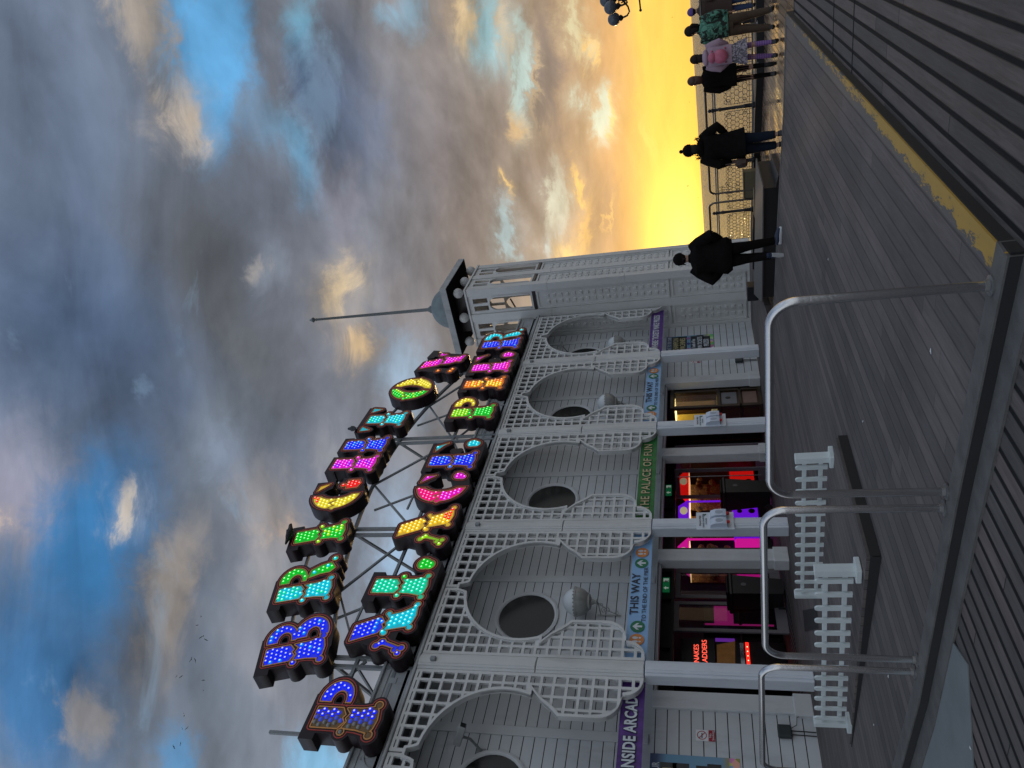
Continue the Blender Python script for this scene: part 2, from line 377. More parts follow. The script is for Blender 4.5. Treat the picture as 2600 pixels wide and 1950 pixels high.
# ------------------------------------------------------------------ object helpers
def tag(o, label=None, cat=None, group=None, kind=None):
    for k, v in (('label', label), ('category', cat), ('group', group), ('kind', kind)):
        if v: o[k] = v
    return o
def empty(name, loc, label=None, cat=None, group=None):
    o = bpy.data.objects.new(name, None); COL.objects.link(o); o.location = loc; o.empty_display_size = .2
    return tag(o, label, cat, group)
def adopt(o, parent):
    '''child meshes are written in world coordinates of the scene as first built'''
    o.parent = parent
    o.matrix_parent_inverse = Matrix.Translation(-Vector(parent.location)) if parent.type == 'EMPTY' else Matrix()
def copy_tree(o, parent=None):
    c = o.copy(); COL.objects.link(c); c.parent = parent
    for ch in o.children: copy_tree(ch, c)
    return c

class MB:
    def __init__(s): s.v = []; s.f = []
    def add(s, vs, fs):
        o = len(s.v); s.v += [tuple(v) for v in vs]; s.f += [tuple(i+o for i in f) for f in fs]; return s
    def box(s, x0, x1, y0, y1, z0, z1, m=None):
        vs = [Vector((x, y, z)) for z in (z0, z1) for y in (y0, y1) for x in (x0, x1)]
        if m is not None: vs = [m @ v for v in vs]
        return s.add(vs, [(0, 2, 3, 1), (4, 5, 7, 6), (0, 1, 5, 4), (2, 6, 7, 3), (0, 4, 6, 2), (1, 3, 7, 5)])
    def bbox(s, x0, x1, y0, y1, z0, z1, b=.006, m=None):
        '''box with chamfered edges (vertical and horizontal)'''
        bm = bmesh.new(); bmesh.ops.create_cube(bm, size=1)
        for v in bm.verts: v.co = Vector(((x0+x1)/2+v.co.x*(x1-x0), (y0+y1)/2+v.co.y*(y1-y0), (z0+z1)/2+v.co.z*(z1-z0)))
        bmesh.ops.bevel(bm, geom=bm.edges[:], offset=b, segments=1, affect='EDGES')
        bm.verts.index_update()
        s.add([(m @ v.co if m is not None else v.co.copy()) for v in bm.verts], [[v.index for v in f.verts] for f in bm.faces]); bm.free(); return s
    def tube(s, pts, r, n=8, closed=False, caps=True):
        pts = [Vector(p) for p in pts]; N = len(pts); rs = r if isinstance(r, (list, tuple)) else [r]*N
        rings = []; prev = None
        for i, p in enumerate(pts):
            a = pts[i-1] if (i or closed) else pts[i]; b = pts[(i+1) % N] if (i < N-1 or closed) else pts[i]
            t = (b-a).normalized() if (b-a).length > 1e-9 else Vector((0, 0, 1))
            if prev is None: u = t.orthogonal().normalized()
            else:
                u = prev-t*prev.dot(t)
                u = u.normalized() if u.length > 1e-6 else t.orthogonal().normalized()
            prev = u; v = t.cross(u)
            rings.append([p+(u*math.cos(2*math.pi*k/n)+v*math.sin(2*math.pi*k/n))*rs[i] for k in range(n)])
        vs = [x for rg in rings for x in rg]; fs = []
        for i in range(N if closed else N-1):
            j = (i+1) % N
            for k in range(n): fs.append((i*n+k, i*n+(k+1) % n, j*n+(k+1) % n, j*n+k))
        if caps and not closed: fs += [tuple(range(n-1, -1, -1)), tuple((N-1)*n+k for k in range(n))]
        return s.add(vs, fs)
    def lathe(s, prof, c=(0, 0, 0), n=16, m=None):
        '''prof = [(r, z)...] about a vertical axis at c'''
        vs = []; fs = []
        for r, z in prof:
            for k in range(n):
                v = Vector((c[0]+r*math.cos(2*math.pi*k/n), c[1]+r*math.sin(2*math.pi*k/n), c[2]+z)); vs.append(m @ v if m is not None else v)
        for i in range(len(prof)-1):
            for k in range(n): fs.append((i*n+k, i*n+(k+1) % n, (i+1)*n+(k+1) % n, (i+1)*n+k))
        fs += [tuple(range(n-1, -1, -1)), tuple((len(prof)-1)*n+k for k in range(n))]
        return s.add(vs, fs)
    def ball(s, c, r, n=14, sc=(1, 1, 1), m=None):
        k = n//2; prof = [(max(r*math.sin(math.pi*i/k), .0005), -r*math.cos(math.pi*i/k)) for i in range(k+1)]
        t = MB().lathe(prof, (0, 0, 0), n)
        vs = [Vector((v[0]*sc[0]+c[0], v[1]*sc[1]+c[1], v[2]*sc[2]+c[2])) for v in t.v]
        if m is not None: vs = [m @ v for v in vs]
        return s.add(vs, t.f)
    def poly(s, pts): return s.add(pts, [tuple(range(len(pts)))])
    def prism(s, pts, z0, z1, m=None):
        '''outline in XY raised from z0 to z1'''
        n = len(pts); vs = [Vector((x, y, z0)) for x, y in pts]+[Vector((x, y, z1)) for x, y in pts]
        if m is not None: vs = [m @ v for v in vs]
        return s.add(vs, [tuple(range(n-1, -1, -1)), tuple(range(n, 2*n))]+[(i, (i+1) % n, n+(i+1) % n, n+i) for i in range(n)])
    def build(s, name, m, parent=None, smooth=False, **tg):
        me = bpy.data.meshes.new(name); me.from_pydata(s.v, [], s.f); me.materials.append(m)
        me.validate()
        if smooth: me.shade_smooth(); me.set_sharp_from_angle(angle=R(40))
        o = bpy.data.objects.new(name, me); COL.objects.link(o)
        if parent is not None: adopt(o, parent)
        return tag(o, **tg)
XZ = Matrix(((1, 0, 0, 0), (0, 0, -1, 0), (0, 1, 0, 0), (0, 0, 0, 1)))   # local (x, y, z) -> world (x, -z, y): +z faces the camera side
def at(x, y, z, rot=0.): return Matrix.Translation((x, y, z)) @ XZ @ Matrix.Rotation(rot, 4, 'Z')
def arc(cx, cy, r, a0, a1, n=16): return [(cx+r*math.cos(R(a0+(a1-a0)*i/n)), cy+r*math.sin(R(a0+(a1-a0)*i/n))) for i in range(n+1)]

def curve_mesh(splines, depth, mx, name, bevel=0., off=0.):
    cu = bpy.data.curves.new(name, 'CURVE'); cu.dimensions = '2D'; cu.fill_mode = 'BOTH'; cu.extrude = depth/2; cu.offset = off
    for pts in splines:
        sp = cu.splines.new('POLY'); sp.points.add(len(pts)-1)
        for p, (x, y) in zip(sp.points, pts): p.co = (x, y, 0, 1)
        sp.use_cyclic_u = True
    o = bpy.data.objects.new(name, cu); COL.objects.link(o)
    dg = bpy.context.evaluated_depsgraph_get(); me = bpy.data.meshes.new_from_object(o.evaluated_get(dg))
    COL.objects.unlink(o); bpy.data.objects.remove(o); bpy.data.curves.remove(cu)
    me.transform(mx @ Matrix.Translation((0, 0, depth/2))); return me
def mesh_obj(name, me, m, parent=None, **tg):
    me.materials.clear(); me.materials.append(m); o = bpy.data.objects.new(name, me); COL.objects.link(o)
    if parent is not None: adopt(o, parent)
    return tag(o, **tg)
def text_mesh(txt, size, mx, depth=.003, align='CENTER', sx=1., off=0., sp=1.):
    cu = bpy.data.curves.new('text', 'FONT'); cu.body = txt; cu.size = size; cu.align_x = align; cu.align_y = 'CENTER'
    cu.extrude = depth/2; cu.offset = off; cu.space_character = sp; cu.resolution_u = 3
    o = bpy.data.objects.new('text', cu); COL.objects.link(o)
    dg = bpy.context.evaluated_depsgraph_get(); me = bpy.data.meshes.new_from_object(o.evaluated_get(dg))
    COL.objects.unlink(o); bpy.data.objects.remove(o); bpy.data.curves.remove(cu)
    me.transform(mx @ Matrix.Diagonal((sx, 1, 1, 1)) @ Matrix.Translation((0, 0, depth/2))); return me
def text(name, txt, size, mx, m, parent, **k): return mesh_obj(name, text_mesh(txt, size, mx, **k), m, parent)

# signed-distance shapes on a raster, and their contours, for fretwork and sign letters
class Raster:
    def __init__(s, x0, x1, y0, y1, h):
        s.x0, s.y0, s.h = x0, y0, h; s.nx = int(round((x1-x0)/h))+1; s.ny = int(round((y1-y0)/h))+1
        s.X, s.Y = np.meshgrid(x0+np.arange(s.nx)*h, y0+np.arange(s.ny)*h)
    def box(s, a, b, c, d): return np.maximum(np.maximum(a-s.X, s.X-b), np.maximum(c-s.Y, s.Y-d))
    def circ(s, x, y, r): return np.hypot(s.X-x, s.Y-y)-r
    def ell(s, x, y, a, b): return (np.hypot((s.X-x)/a, (s.Y-y)/b)-1)*min(a, b)
    def poly(s, pts):
        pts = np.array(pts, float); d = np.full(s.X.shape, 1e9); ins = np.zeros(s.X.shape, bool)
        for i in range(len(pts)):
            a, b = pts[i-1], pts[i]; e = b-a; L = e@e
            if L < 1e-14: continue
            t = np.clip(((s.X-a[0])*e[0]+(s.Y-a[1])*e[1])/L, 0, 1)
            d = np.minimum(d, np.hypot(s.X-a[0]-t*e[0], s.Y-a[1]-t*e[1]))
            c = (a[1] > s.Y) != (b[1] > s.Y)
            if abs(e[1]) > 1e-12: ins ^= c & (s.X < (e[0]*(s.Y-a[1])/e[1]+a[0]))
        return np.where(ins, -d, d)
    def contours(s, f, tol=None):
        f = f.copy(); f[0, :] = f[-1, :] = np.abs(f[0, :])+1e-3; f[:, 0] = f[:, -1] = np.abs(f[:, 0])+1e-3
        f = np.where(np.abs(f) < 1e-7, 1e-7, f); I = f < 0; seg = {}
        def P(e):
            k, j, i = e
            if k == 0: t = f[j, i]/(f[j, i]-f[j, i+1]); return (s.x0+(i+t)*s.h, s.y0+j*s.h)
            t = f[j, i]/(f[j, i]-f[j+1, i]); return (s.x0+i*s.h, s.y0+(j+t)*s.h)
        code = I[:-1, :-1]*1+I[:-1, 1:]*2+I[1:, 1:]*4+I[1:, :-1]*8
        T = {1: [(3, 0)], 2: [(0, 1)], 3: [(3, 1)], 4: [(1, 2)], 5: [(3, 2), (1, 0)], 6: [(0, 2)], 7: [(3, 2)], 8: [(2, 3)], 9: [(2, 0)],
             10: [(0, 3), (2, 1)], 11: [(2, 1)], 12: [(1, 3)], 13: [(1, 0)], 14: [(0, 3)]}
        js, is_ = np.nonzero((code > 0) & (code < 15))
        for j, i in zip(js.tolist(), is_.tolist()):
            E = ((0, j, i), (1, j, i+1), (0, j+1, i), (1, j, i))
            for a, b in T[int(code[j, i])]: seg[E[a]] = E[b]
        out = []
        while seg:
            a, b = next(iter(seg.items())); loop = [a]; del seg[a]
            while b in seg: loop.append(b); c = seg.pop(b); b = c
            pts = [P(e) for e in loop]
            out.append(simplify(pts, tol or s.h*.25))
        return [c for c in out if len(c) > 2]
def simplify(pts, tol):
    if len(pts) < 8: return pts
    P = np.array(pts)
    def rdp(a, b):
        if b <= a+1: return []
        A, B = P[a], P[b]; e = B-A; L = np.hypot(*e); q = P[a+1:b]-A
        d = np.abs(e[0]*q[:, 1]-e[1]*q[:, 0])/L if L > 1e-9 else np.hypot(q[:, 0], q[:, 1])
        k = int(d.argmax())
        if d[k] < tol: return []
        k += a+1; return rdp(a, k)+[k]+rdp(k, b)
    n = len(P); k = int(np.hypot(*(P-P[0]).T).argmax())
    P = np.vstack([P, P[:1]])
    idx = [0]+rdp(0, k)+[k]+rdp(k, n)
    return [tuple(P[i]) for i in idx]
umin = lambda *a: np.minimum.reduce(a)
umax = lambda *a: np.maximum.reduce(a)


# ------------------------------------------------------------------ the setting: sea, promenade, raised deck
def struct(name, mb, m, **k): o = mb.build(name, m, **k); o['kind'] = 'structure'; return o
struct('sea', MB().poly([(-3000, -30000, -9), (45000, -30000, -9), (45000, 30000, -9), (-3000, 30000, -9)]), SEA)
# lower walkway of gapped planks
LZ = -.07; WZ = -.15
struct('lower_walkway', MB().poly([(-9, -9, LZ), (12.03, -6, LZ), (12.03, 1.62, LZ), (3.5, 1.62, LZ), (4.4, 9, LZ), (5.2, 13.8, LZ), (-9, 13.8, LZ)]), PLANK)
struct('wet_promenade', MB().poly([(12.05, 1.62, WZ), (12.05, -6, WZ), (22.2, -6, WZ), (22.2, 14, WZ), (14, 14, WZ)]), WETD)
struct('walkway_edge', MB().box(12.0, 12.06, -6, 1.62, WZ-.1, LZ-.003), BEAM)
NE = [(3.50, 1.60), (3.68, 3.2), (3.85, 5.2), (4.06, 6.4), (4.55, 8.8), (5.3, 12.5), (5.3, 24)]      # near edge of the raised deck
FE = [(12.35, 1.6), (12.75, 3.1), (13.25, 4.1), (13.8, 5.2), (14.7, 7.4), (15.3, 8.2), (22.8, 9.7), (23.2, 24)]
top = [(x, y, 0.) for x, y in NE[::-1]]+[(x, y, 0.) for x, y in FE]
struct('raised_deck', MB().prism([(x, y) for x, y, z in top], -.32, 0.), DECK)
# beams round the edge, a few mm proud of the boards
def strip(line, w0, w1, z0, z1):
    '''prism following a polyline between two sideways offsets'''
    L = []
    for i, (x, y) in enumerate(line):
        a = Vector(line[max(i-1, 0)]); b = Vector(line[min(i+1, len(line)-1)]); t = (b-a).normalized(); n = Vector((-t.y, t.x)); L.append((Vector((x, y)), n))
    mb = MB()
    for (p, n), (p2, n2) in zip(L[:-1], L[1:]):
        mb.prism([p+n*w0, p+n*w1, p2+n2*w1, p2+n2*w0][::(1 if w1 < w0 else -1)], z0, z1)
    return mb
struct('deck_edge_beam', strip(NE[:6], -.135, .012, -.14, .006), BEAM)
struct('lower_step_beam', strip(NE[:6], .020, .18, -.30, -.056), BEAM)
struct('edge_riser', strip(NE[:6], .0125, .018, -.30, -.004), mat('dark_riser', (.012, .012, .013), .7))
struct('deck_edge_board', MB().box(3.52, 12.3, 1.596, 1.74, -.02, .0045), YELLOW)
struct('side_riser', MB().box(3.5, 12.4, 1.586, 1.595, -.3, -.008), mat('dark_riser', (.012, .012, .013), .7))
struct('far_deck_kerb', strip([(x, y) for x, y in FE[:5]], -.01, .09, -.1, .006), BEAM)
struct('threshold_plate', MB().prism([(2.2, 5.6), (2.85, 5.0), (3.34, 4.15), (3.8, 4.35), (3.98, 6.0), (4.2, 7.2), (3.6, 8.5)], LZ+.001, LZ+.008), mat('grey_plate', (.16, .18, .18), .6, var=.15, bump=.2))
# cross joints where the plank bays of the lower walkway meet
for x in (7.69, 8.74, 12.0): struct('cross_joint', MB().box(x-.011, x+.011, -7, 1.59, LZ+.0005, LZ+.004), mat('dark_gap', (.006, .006, .007), .9))
# outer raised deck by the pier edge, with a dark riser
OE = [(17.0, -7), (17.35, 0.), (17.75, 2.0), (18.0, 3.4), (18.9, 4.6), (19.7, 5.9), (20.6, 8.0), (21.6, 10.4), (22.2, 12)]
OD = [(x+2.2, y) for x, y in OE]
struct('outer_deck', MB().prism([(x, y) for x, y in OE[::-1]]+[(x+.75, y) for x, y in OE], -.3, -.01), DECK)
struct('outer_deck_riser', strip(OE, -.02, .03, -.30, .004), mat('dark_riser', (.012, .012, .013), .7))

# ------------------------------------------------------------------ wedge platform in front of the arcade door, edged in black
pf = empty('wedge_platform', (5.15, 5.05, 0), 'low grey wedge platform with black edging under the white picket fences', 'platform')
PT = [(5.15, 5.05, .115), (6.78, 4.97, .115), (7.75, 8.6, .02), (5.75, 8.6, .02)]
MB().add([(x, y, z) for x, y, z in PT]+[(x, y, -.02) for x, y, z in PT], [(0, 1, 2, 3), (0, 4, 5, 1), (1, 5, 6, 2), (3, 7, 4, 0), (2, 6, 7, 3)]).build('top_boards', DECK, pf)
MB().add([(5.14, 5.03, -.01), (6.79, 4.95, -.01), (6.79, 4.95, .09), (5.14, 5.03, .09)], [(0, 1, 2, 3)]).add([(5.13, 5.03, -.01), (5.13, 5.03, .09), (5.72, 8.6, .008), (5.72, 8.6, -.01)], [(0, 1, 2, 3)]).build('black_edging', mat('black_edging', (.01, .01, .011), .6), pf)
MB().add([(8.2, 9.5, .004), (8.42, 9.3, .004), (9.9, 11.0, .004), (9.6, 11.2, .004)], [(0, 1, 2, 3)]).build('rubber_mat', RUBBER, label='dark rubber mat on the deck behind the picket fence', cat='mat')

def picket(a, b, zf, n, label, flip):
    '''low white picket fence from a to b: posts, two rails, rounded pales'''
    a, b = Vector(a), Vector(b); L = (b-a).length; ang = math.atan2(b.y-a.y, b.x-a.x)
    z0 = zf(0); z1 = zf(1)
    t = empty('picket_fence', (a.x, a.y, 0), label, 'fence', 'white picket fences on the platform')
    M = Matrix.Translation((a.x, a.y, z0)) @ Matrix.Rotation(ang, 4, 'Z') @ Matrix.Rotation(-math.atan2(z1-z0, L), 4, 'Y')
    for x in (0, L):
        MB().bbox(x-.045, x+.045, -.045, .045, .0, .39, .005, M).build('post', PICK, t)
        MB().bbox(x-.09, x+.09, -.085, .085, -.005, .045, .006, M).build('foot', PICK, t)
    s = -1 if flip else 1
    for z in (.12, .29): MB().bbox(.045, L-.045, -.018, .012, z-.022, z+.022, .003, M).build('rail', PICK, t)
    for i in range(n):
        x = .13+(L-.26)*i/(n-1)+random.uniform(-.006, .006); w = .032
        if flip and i == n-2: continue
        pts = [(x-w, .055), (x+w, .055)]+[(x+w*math.cos(u), .352+w*math.sin(u)*1.1) for u in [math.pi*k/8 for k in range(9)]]
        mx = M @ Matrix(((1, 0, 0, 0), (0, 0, s, 0), (0, 1, 0, 0), (0, 0, 0, 1)))
        MB().prism(pts, .013, .033, mx).build('pale', PICK, t)
    return t
picket((5.36, 5.42, 0), (5.75, 8.2, 0), lambda u: .115-.09*u, 13, 'white picket fence nearest the steel rails, with rust-stained pales', False)
picket((6.95, 5.35, 0), (7.62, 8.15, 0), lambda u: .10-.08*u, 13, 'white picket fence behind the other one, one pale missing', False)

# ------------------------------------------------------------------ stainless crowd rails on the deck edge
FLG = mat('scuffed_flange', (.22, .22, .22), .45, .8, var=.3, scale=20.)
def hoop(name, a, b, h, r, m, label, group, rb=.14, flanges=True, za=0., ghost=None):
    a, b = Vector((a[0], a[1], za)), Vector((b[0], b[1], za)); u = (b-a).normalized(); up = Vector((0, 0, 1))
    t = empty(name, a, label, 'handrail', group)
    pts = [a]+[a+up*(h-rb)+u*rb-u*rb*math.cos(R(k*9))+up*rb*math.sin(R(k*9)) for k in range(0, 11)]
    pts += [b+up*(h-rb)-u*rb+u*rb*math.sin(R(k*9))+up*rb*math.cos(R(k*9)) for k in range(0, 11)]+[b]
    MB().tube(pts, r, 20).build('rail_tube', m, t, smooth=True)
    if flanges:
        for p in (a, b): MB().lathe([(r*2.1, 0), (r*2.1, .008), (r*1.2, .012), (r*1.1, .03)], p+Vector((0, 0, .006)), 20).build('base_flange', FLG, t, smooth=True)
    return t
G = 'steel hoop rails along the near deck edge'
hoop('handrail', (3.62, 1.80), (3.83, 3.23), 1.0, .0245, INOX, 'tall stainless steel hoop rail ending at the yellow painted corner', G)
hoop('handrail', (3.835, 3.36), (3.97, 4.90), 1.04, .0245, INOX, 'stainless steel hoop rail in the middle, in front of both picket fences', G)
hoop('handrail', (3.985, 5.05), (4.22, 6.75), 1.07, .0245, INOX, 'stainless steel hoop rail cut off by the picture edge beside the purple banner', G)
G = 'hoop rails along the outer deck edge'
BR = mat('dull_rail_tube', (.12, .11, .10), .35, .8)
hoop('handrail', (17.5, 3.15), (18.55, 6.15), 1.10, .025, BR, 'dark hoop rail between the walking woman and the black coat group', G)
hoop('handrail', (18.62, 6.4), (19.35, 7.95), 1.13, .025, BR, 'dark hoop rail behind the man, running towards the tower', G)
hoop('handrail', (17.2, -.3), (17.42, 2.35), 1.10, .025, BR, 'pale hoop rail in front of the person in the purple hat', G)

# low black platform standing on the lower promenade, two metal boxes behind it
bp = empty('stage_platform', (14.8, 4.9, WZ), 'low black timber platform on the wet promenade behind the man', 'platform')
P1 = [(14.75, 4.9), (16.3, 4.83), (18.0, 8.6), (15.6, 7.6)]
MB().prism(P1, WZ, .15).build('body', mat('black_timber', (.018, .018, .019), .5), bp)
MB().prism([(14.68, 4.84), (16.36, 4.77), (18.1, 8.7), (15.55, 7.68)], .15, .175).build('lid', mat('grey_timber', (.09, .088, .085), .55), bp)
MB().prism([(14.2, 4.5), (15.6, 4.5), (15.9, 4.8), (14.7, 4.9)], WZ, WZ+.09).build('step', mat('black_timber2', (.022, .022, .023), .5), bp)
OLV = mat('olive_metal', (.10, .085, .045), .5)
for k, (x, y, l, w) in enumerate([(18.65, 5.75, 'farther of two olive metal boxes beside the balustrade', .6), (17.3, 5.8, 'nearer olive metal box just above the black platform', .55)]):
    t = empty('metal_box', (x, y, 0), l, 'box', 'olive metal boxes by the balustrade'); z0 = 0. if k == 0 else WZ
    MB().bbox(x-.12, x+.12, y-.05, y+w, z0, z0+.30, .01).build('body', OLV, t); MB().bbox(x-.14, x+.14, y-.07, y+w+.02, z0+.30, z0+.325, .006).build('lid', OLV, t)
bb = empty('black_speaker_box', (18.4, 8.75, 0), 'small black box standing on the deck at the foot of the tower', 'box')
MB().bbox(18.2, 18.55, 8.55, 8.95, .06, .33, .015).build('case', BLACK, bb)
for x, y in ((18.24, 8.6), (18.5, 8.6), (18.24, 8.9), (18.5, 8.9)): MB().lathe([(.02, 0), (.025, .06)], (x, y, 0), 8).build('foot', BLACK, bb)

# ------------------------------------------------------------------ cast iron balustrade
bl = empty('iron_balustrade', (19.4, 5.6, 0), 'ornate cast iron balustrade of honeycomb panels and scrolls above the sea', 'balustrade')
BE = [(17.9, -3.6), (18.05, -.6), (18.35, 2.4), (18.78, 4.24), (19.43, 5.69), (20.12, 7.2), (20.62, 8.25)]
def post(x, y, h=.98):
    MB().lathe([(.075, 0), (.075, .05), (.05, .07), (.045, .2), (.055, .22), (.04, .25), (.035, h-.25), (.052, h-.2), (.036, h-.16), (.036, h-.06), (.055, h-.03), (.03, h), (.045, h+.02), (.045, h+.04), (.012, h+.07)], (x, y, 0), 12).build('post', IRON, bl, smooth=True)
def spiral(cx, cy, r, a0, turns, n=14): return [(cx+r*(1-i/n*.8)*math.cos(R(a0+360*turns*i/n)), cy+r*(1-i/n*.8)*math.sin(R(a0+360*turns*i/n))) for i in range(n+1)]
def panel(a, b, feature):
    a, b = Vector(a), Vector(b); L = (b-a).length; u = (b-a)/L
    T = lambda p: (a.x+u.x*p[0], a.y+u.y*p[0], p[1])
    mb = MB(); W = .006
    def ln(pts, r=W): mb.tube([T(p) for p in pts], r, 5, caps=False)
    top = .60; x0, x1 = .09, L-.09
    s = .085; dx = s*.72; rows = 5
    nx = int((x1-x0)/(2*dx)); dx = (x1-x0)/(2*nx)
    # honeycomb of pointed cells
    for r_ in range(rows+1):
        z = .16+r_*s*1.05; zz = [(x0+dx*k, z+(s*.3 if (k+r_) % 2 else 0)) for k in range(2*nx+1)]
        ln(zz)
        if r_ < rows:
            for k in range(2*nx+1):
                if (k+r_) % 2: ln([(x0+dx*k, z+s*.3), (x0+dx*k, z+s*1.05)])
    for k in range(0, 2*nx+1, 2): ln([(x0+dx*k, .06), (x0+dx*k, .17)])
    ln([(x0, .12), (x1, .12)]); ln([(x0, .06), (x1, .06)]); ln([(x0, .06), (x0, top)]); ln([(x1, .06), (x1, top)])
    for k in range(nx):
        c = x0+dx*(2*k+1); ln(arc(c, (.16+5*s*1.05+.02), dx*.8, 0, 180, 8)); 
    if feature:
        m = L/2
        for sg in (-1, 1):
            for cx, cy, rr, a0 in ((.14, .66, .07, 200), (.06, .78, .05, 250), (.10, .40, .08, 120), (.10, .22, .06, 240), (.28, .60, .05, 190)):
                ln([(m+sg*(p[0]), p[1]) for p in spiral(cx, cy, rr, a0, 1.3)])
            ln([(m, .5), (m+sg*.05, .62), (m+sg*.02, .8), (m+sg*.08, .88)])
    for sx, c in ((1, x0), (-1, x1)):
        ln([(c+sx*p[0], p[1]) for p in spiral(.09, .60, .06, 180, 1.2)]); ln([(c+sx*p[0], p[1]) for p in spiral(.09, .24, .05, 180, 1.2)])
    mb.build('panel', IRONW, bl)
for i, (a, b) in enumerate(zip(BE[:-1], BE[1:])):
    n = 2 if (Vector(b)-Vector(a)).length > 2.4 else 1
    for k in range(n):
        p = Vector(a).lerp(Vector(b), k/n); q_ = Vector(a).lerp(Vector(b), (k+1)/n); panel(p, q_, (i+k) % 2 == 0); post(p.x, p.y)
for z, r in ((.885, .018), (.93, .014), (.045, .02)): MB().tube([(x, y, z) for x, y in BE], r, 8).build('rail', mat('rail_paint', (.13, .15, .17), .4), bl)

# small litter on the boards
for x, y, z in ((6.1, 4.3, .006), (5.0, 6.3, .006), (4.6, 5.9, .006), (4.9, 7.0, .006), (3.1, 4.6, LZ+.012), (4.4, 2.6, .006), (2.9, 2.9, LZ+.01), (8.2, 3.6, .006), (3.4, 1.1, LZ+.01)):
    a = random.uniform(0, 3); l = random.uniform(.012, .03); u = Vector((math.cos(a), math.sin(a), 0)); n_ = Vector((-u.y, u.x, 0))*.006; p = Vector((x, y, z))
    MB().add([p-u*l-n_, p+u*l-n_*.6, p+u*l*.9+n_, p-u*l*.8+n_, p+Vector((0, 0, .006))], [(0, 1, 4), (1, 2, 4), (2, 3, 4), (3, 0, 4)]).build('litter_scrap', WHITE, label='tiny pale scrap of litter lying on the grey boards', cat='litter', group='scraps of litter on the boards')


# ------------------------------------------------------------------ arcade building
YF, YW, YD = 11.0, 11.85, 14.2          # fret screens, set-back wall, doors
PX = [4.91, 8.52, 12.13, 15.74, 19.35, 22.62]
BC = [(a+b)/2 for a, b in zip(PX[:-1], PX[1:])]
bd = empty('arcade_building', (13.5, 12, 0), 'long white seaside arcade building with horseshoe fretwork arches and set-back boarded wall', 'building')

# fret screen of one bay: opening = big circle on shoulders, pointed cusp on top, ogee feet
def bay_screen(hw):
    z0, z1 = 2.72, 6.84
    r = Raster(-hw, hw, z0-.02, z1, .0125); X = np.abs(r.X); Z = r.Y
    circ = np.hypot(X, r.Y-5.07)-1.26
    slot = umax(X-.80, Z-4.2, 3.45-Z)                       # straight neck
    taper = umax((X-.80)-(Z-4.16)*1.1, 4.1-Z, Z-4.6)        # shoulders running into the circle
    t = np.clip((3.47-Z)/.40, 0, 1); w1 = .80+.36*(1-np.sqrt(1-t**2))       # first quarter: .80 -> 1.16
    t2 = np.clip((3.05-Z)/.34, 0, 1); w2 = 1.24+.36*(1-np.sqrt(1-t2**2))     # second: 1.24 -> 1.60
    wf = np.where(Z > 3.06, w1, w2)
    foot = umax((X-wf)*.8, Z-3.47)
    cusp = umax(X-.05-np.clip(6.62-Z, 0, 9)**2*.9, 6.1-Z, Z-6.52)
    op = umin(circ, slot, taper, foot, cusp)
    region = umax(-op, X-hw+.005, z0-Z, Z-z1+.005, .012-X)    # with a joint line above the cusp
    band = region+.062                                      # solid frame inside the edge
    gx, gz = .232, .226
    fx = np.abs(((X+gx*.5-.02) % gx)-gx*.5); fz = np.abs(((Z-z1+gz*50) % gz)-gz*.5)
    bars = umin(fx-.024, fz-.024)
    lat = umax(region, umin(-band, bars))
    return r, lat, umax(-op, op-.05, X-hw+.02, Z-z1+.03, z0-Z)
def fret(k):
    hw = (PX[k+1]-PX[k])/2-.165
    r, lat, rim = bay_screen(hw)
    s = mesh_obj('fret_screen', curve_mesh(r.contours(lat, .004), .05, at(BC[k], YF+.03, 0), 'fret'), CREAM, bd)
    mesh_obj('arch_rim', curve_mesh(r.contours(rim, .004), .115, at(BC[k], YF+.06, 0), 'rim'), CREAM, s)
for k in range(5): fret(k)

# mullions and pillars
def moulded(x0, x1, z0, z1, y0, y1, m, name):
    mb = MB(); mb.bbox(x0, x1, y0, y1, z0, z1, .012)
    w = (x1-x0); mb.bbox(x0+w*.17, x1-w*.17, y0-.022, y0+.01, z0+.003, z1-.003, .008); mb.bbox(x0+w*.30, x1-w*.30, y0-.034, y0+.01, z0+.006, z1-.006, .008)
    return mb.build(name, m, bd)
for x in PX[:5]:
    moulded(x-.165, x+.165, 4.62, 6.84, YF-.03, YF+.12, CREAM, 'mullion'); moulded(x-.165, x+.165, 2.72, 4.61, YF-.028, YF+.12, CREAM, 'mullion')
    moulded(x-.155, x+.155, 0.004, 2.70, YF-.06, YF+.19, PILL, 'front_pillar')
    MB().bbox(x-.04, x+.04, YF-.12, YF-.03, 6.50, 6.60, .006).build('bracket_plate', STEELP, bd)
# set-back boarded wall above the fascia, and boarded lower walls at both ends
def boards(x0, x1, z0, z1, y, name='board_wall', pitch=.2, holes=()):
    mb = MB(); z = z0; i = 0
    while z < z1-.01:
        h = min(pitch-.016, z1-z); mb.add([(x0, y, z), (x1, y, z), (x1, y-.004, z+h), (x0, y-.004, z+h), (x0, y+.03, z+h), (x1, y+.03, z+h)], [(0, 1, 2, 3), (3, 2, 5, 4)])
        z += pitch; i += 1
    o = mb.build(name, BOARDP, bd); MB().box(x0, x1, y+.02, y+.026, z0, z1).build('board_gap', mat('board_gap', (.02, .022, .025), .9), o); return o
boards(2.0, 22.64, 2.66, 7.0, YW); boards(2.0, 8.40, .003, 2.66, YW); boards(19.36, 22.64, .003, 2.66, YW)
MB().box(2., 22.68, YW+.06, YW+.3, 2.60, 2.655).build('soffit', WHITE, bd)
MB().box(2., 22.6, YF+.1, 16.5, 6.98, 7.06).build('flat_roof', mat('roof_felt', (.08, .08, .085), .8), bd)
MB().box(2., 22.6, 16.4, 16.5, 0, 6.98).build('rear_wall', WHITE, bd)
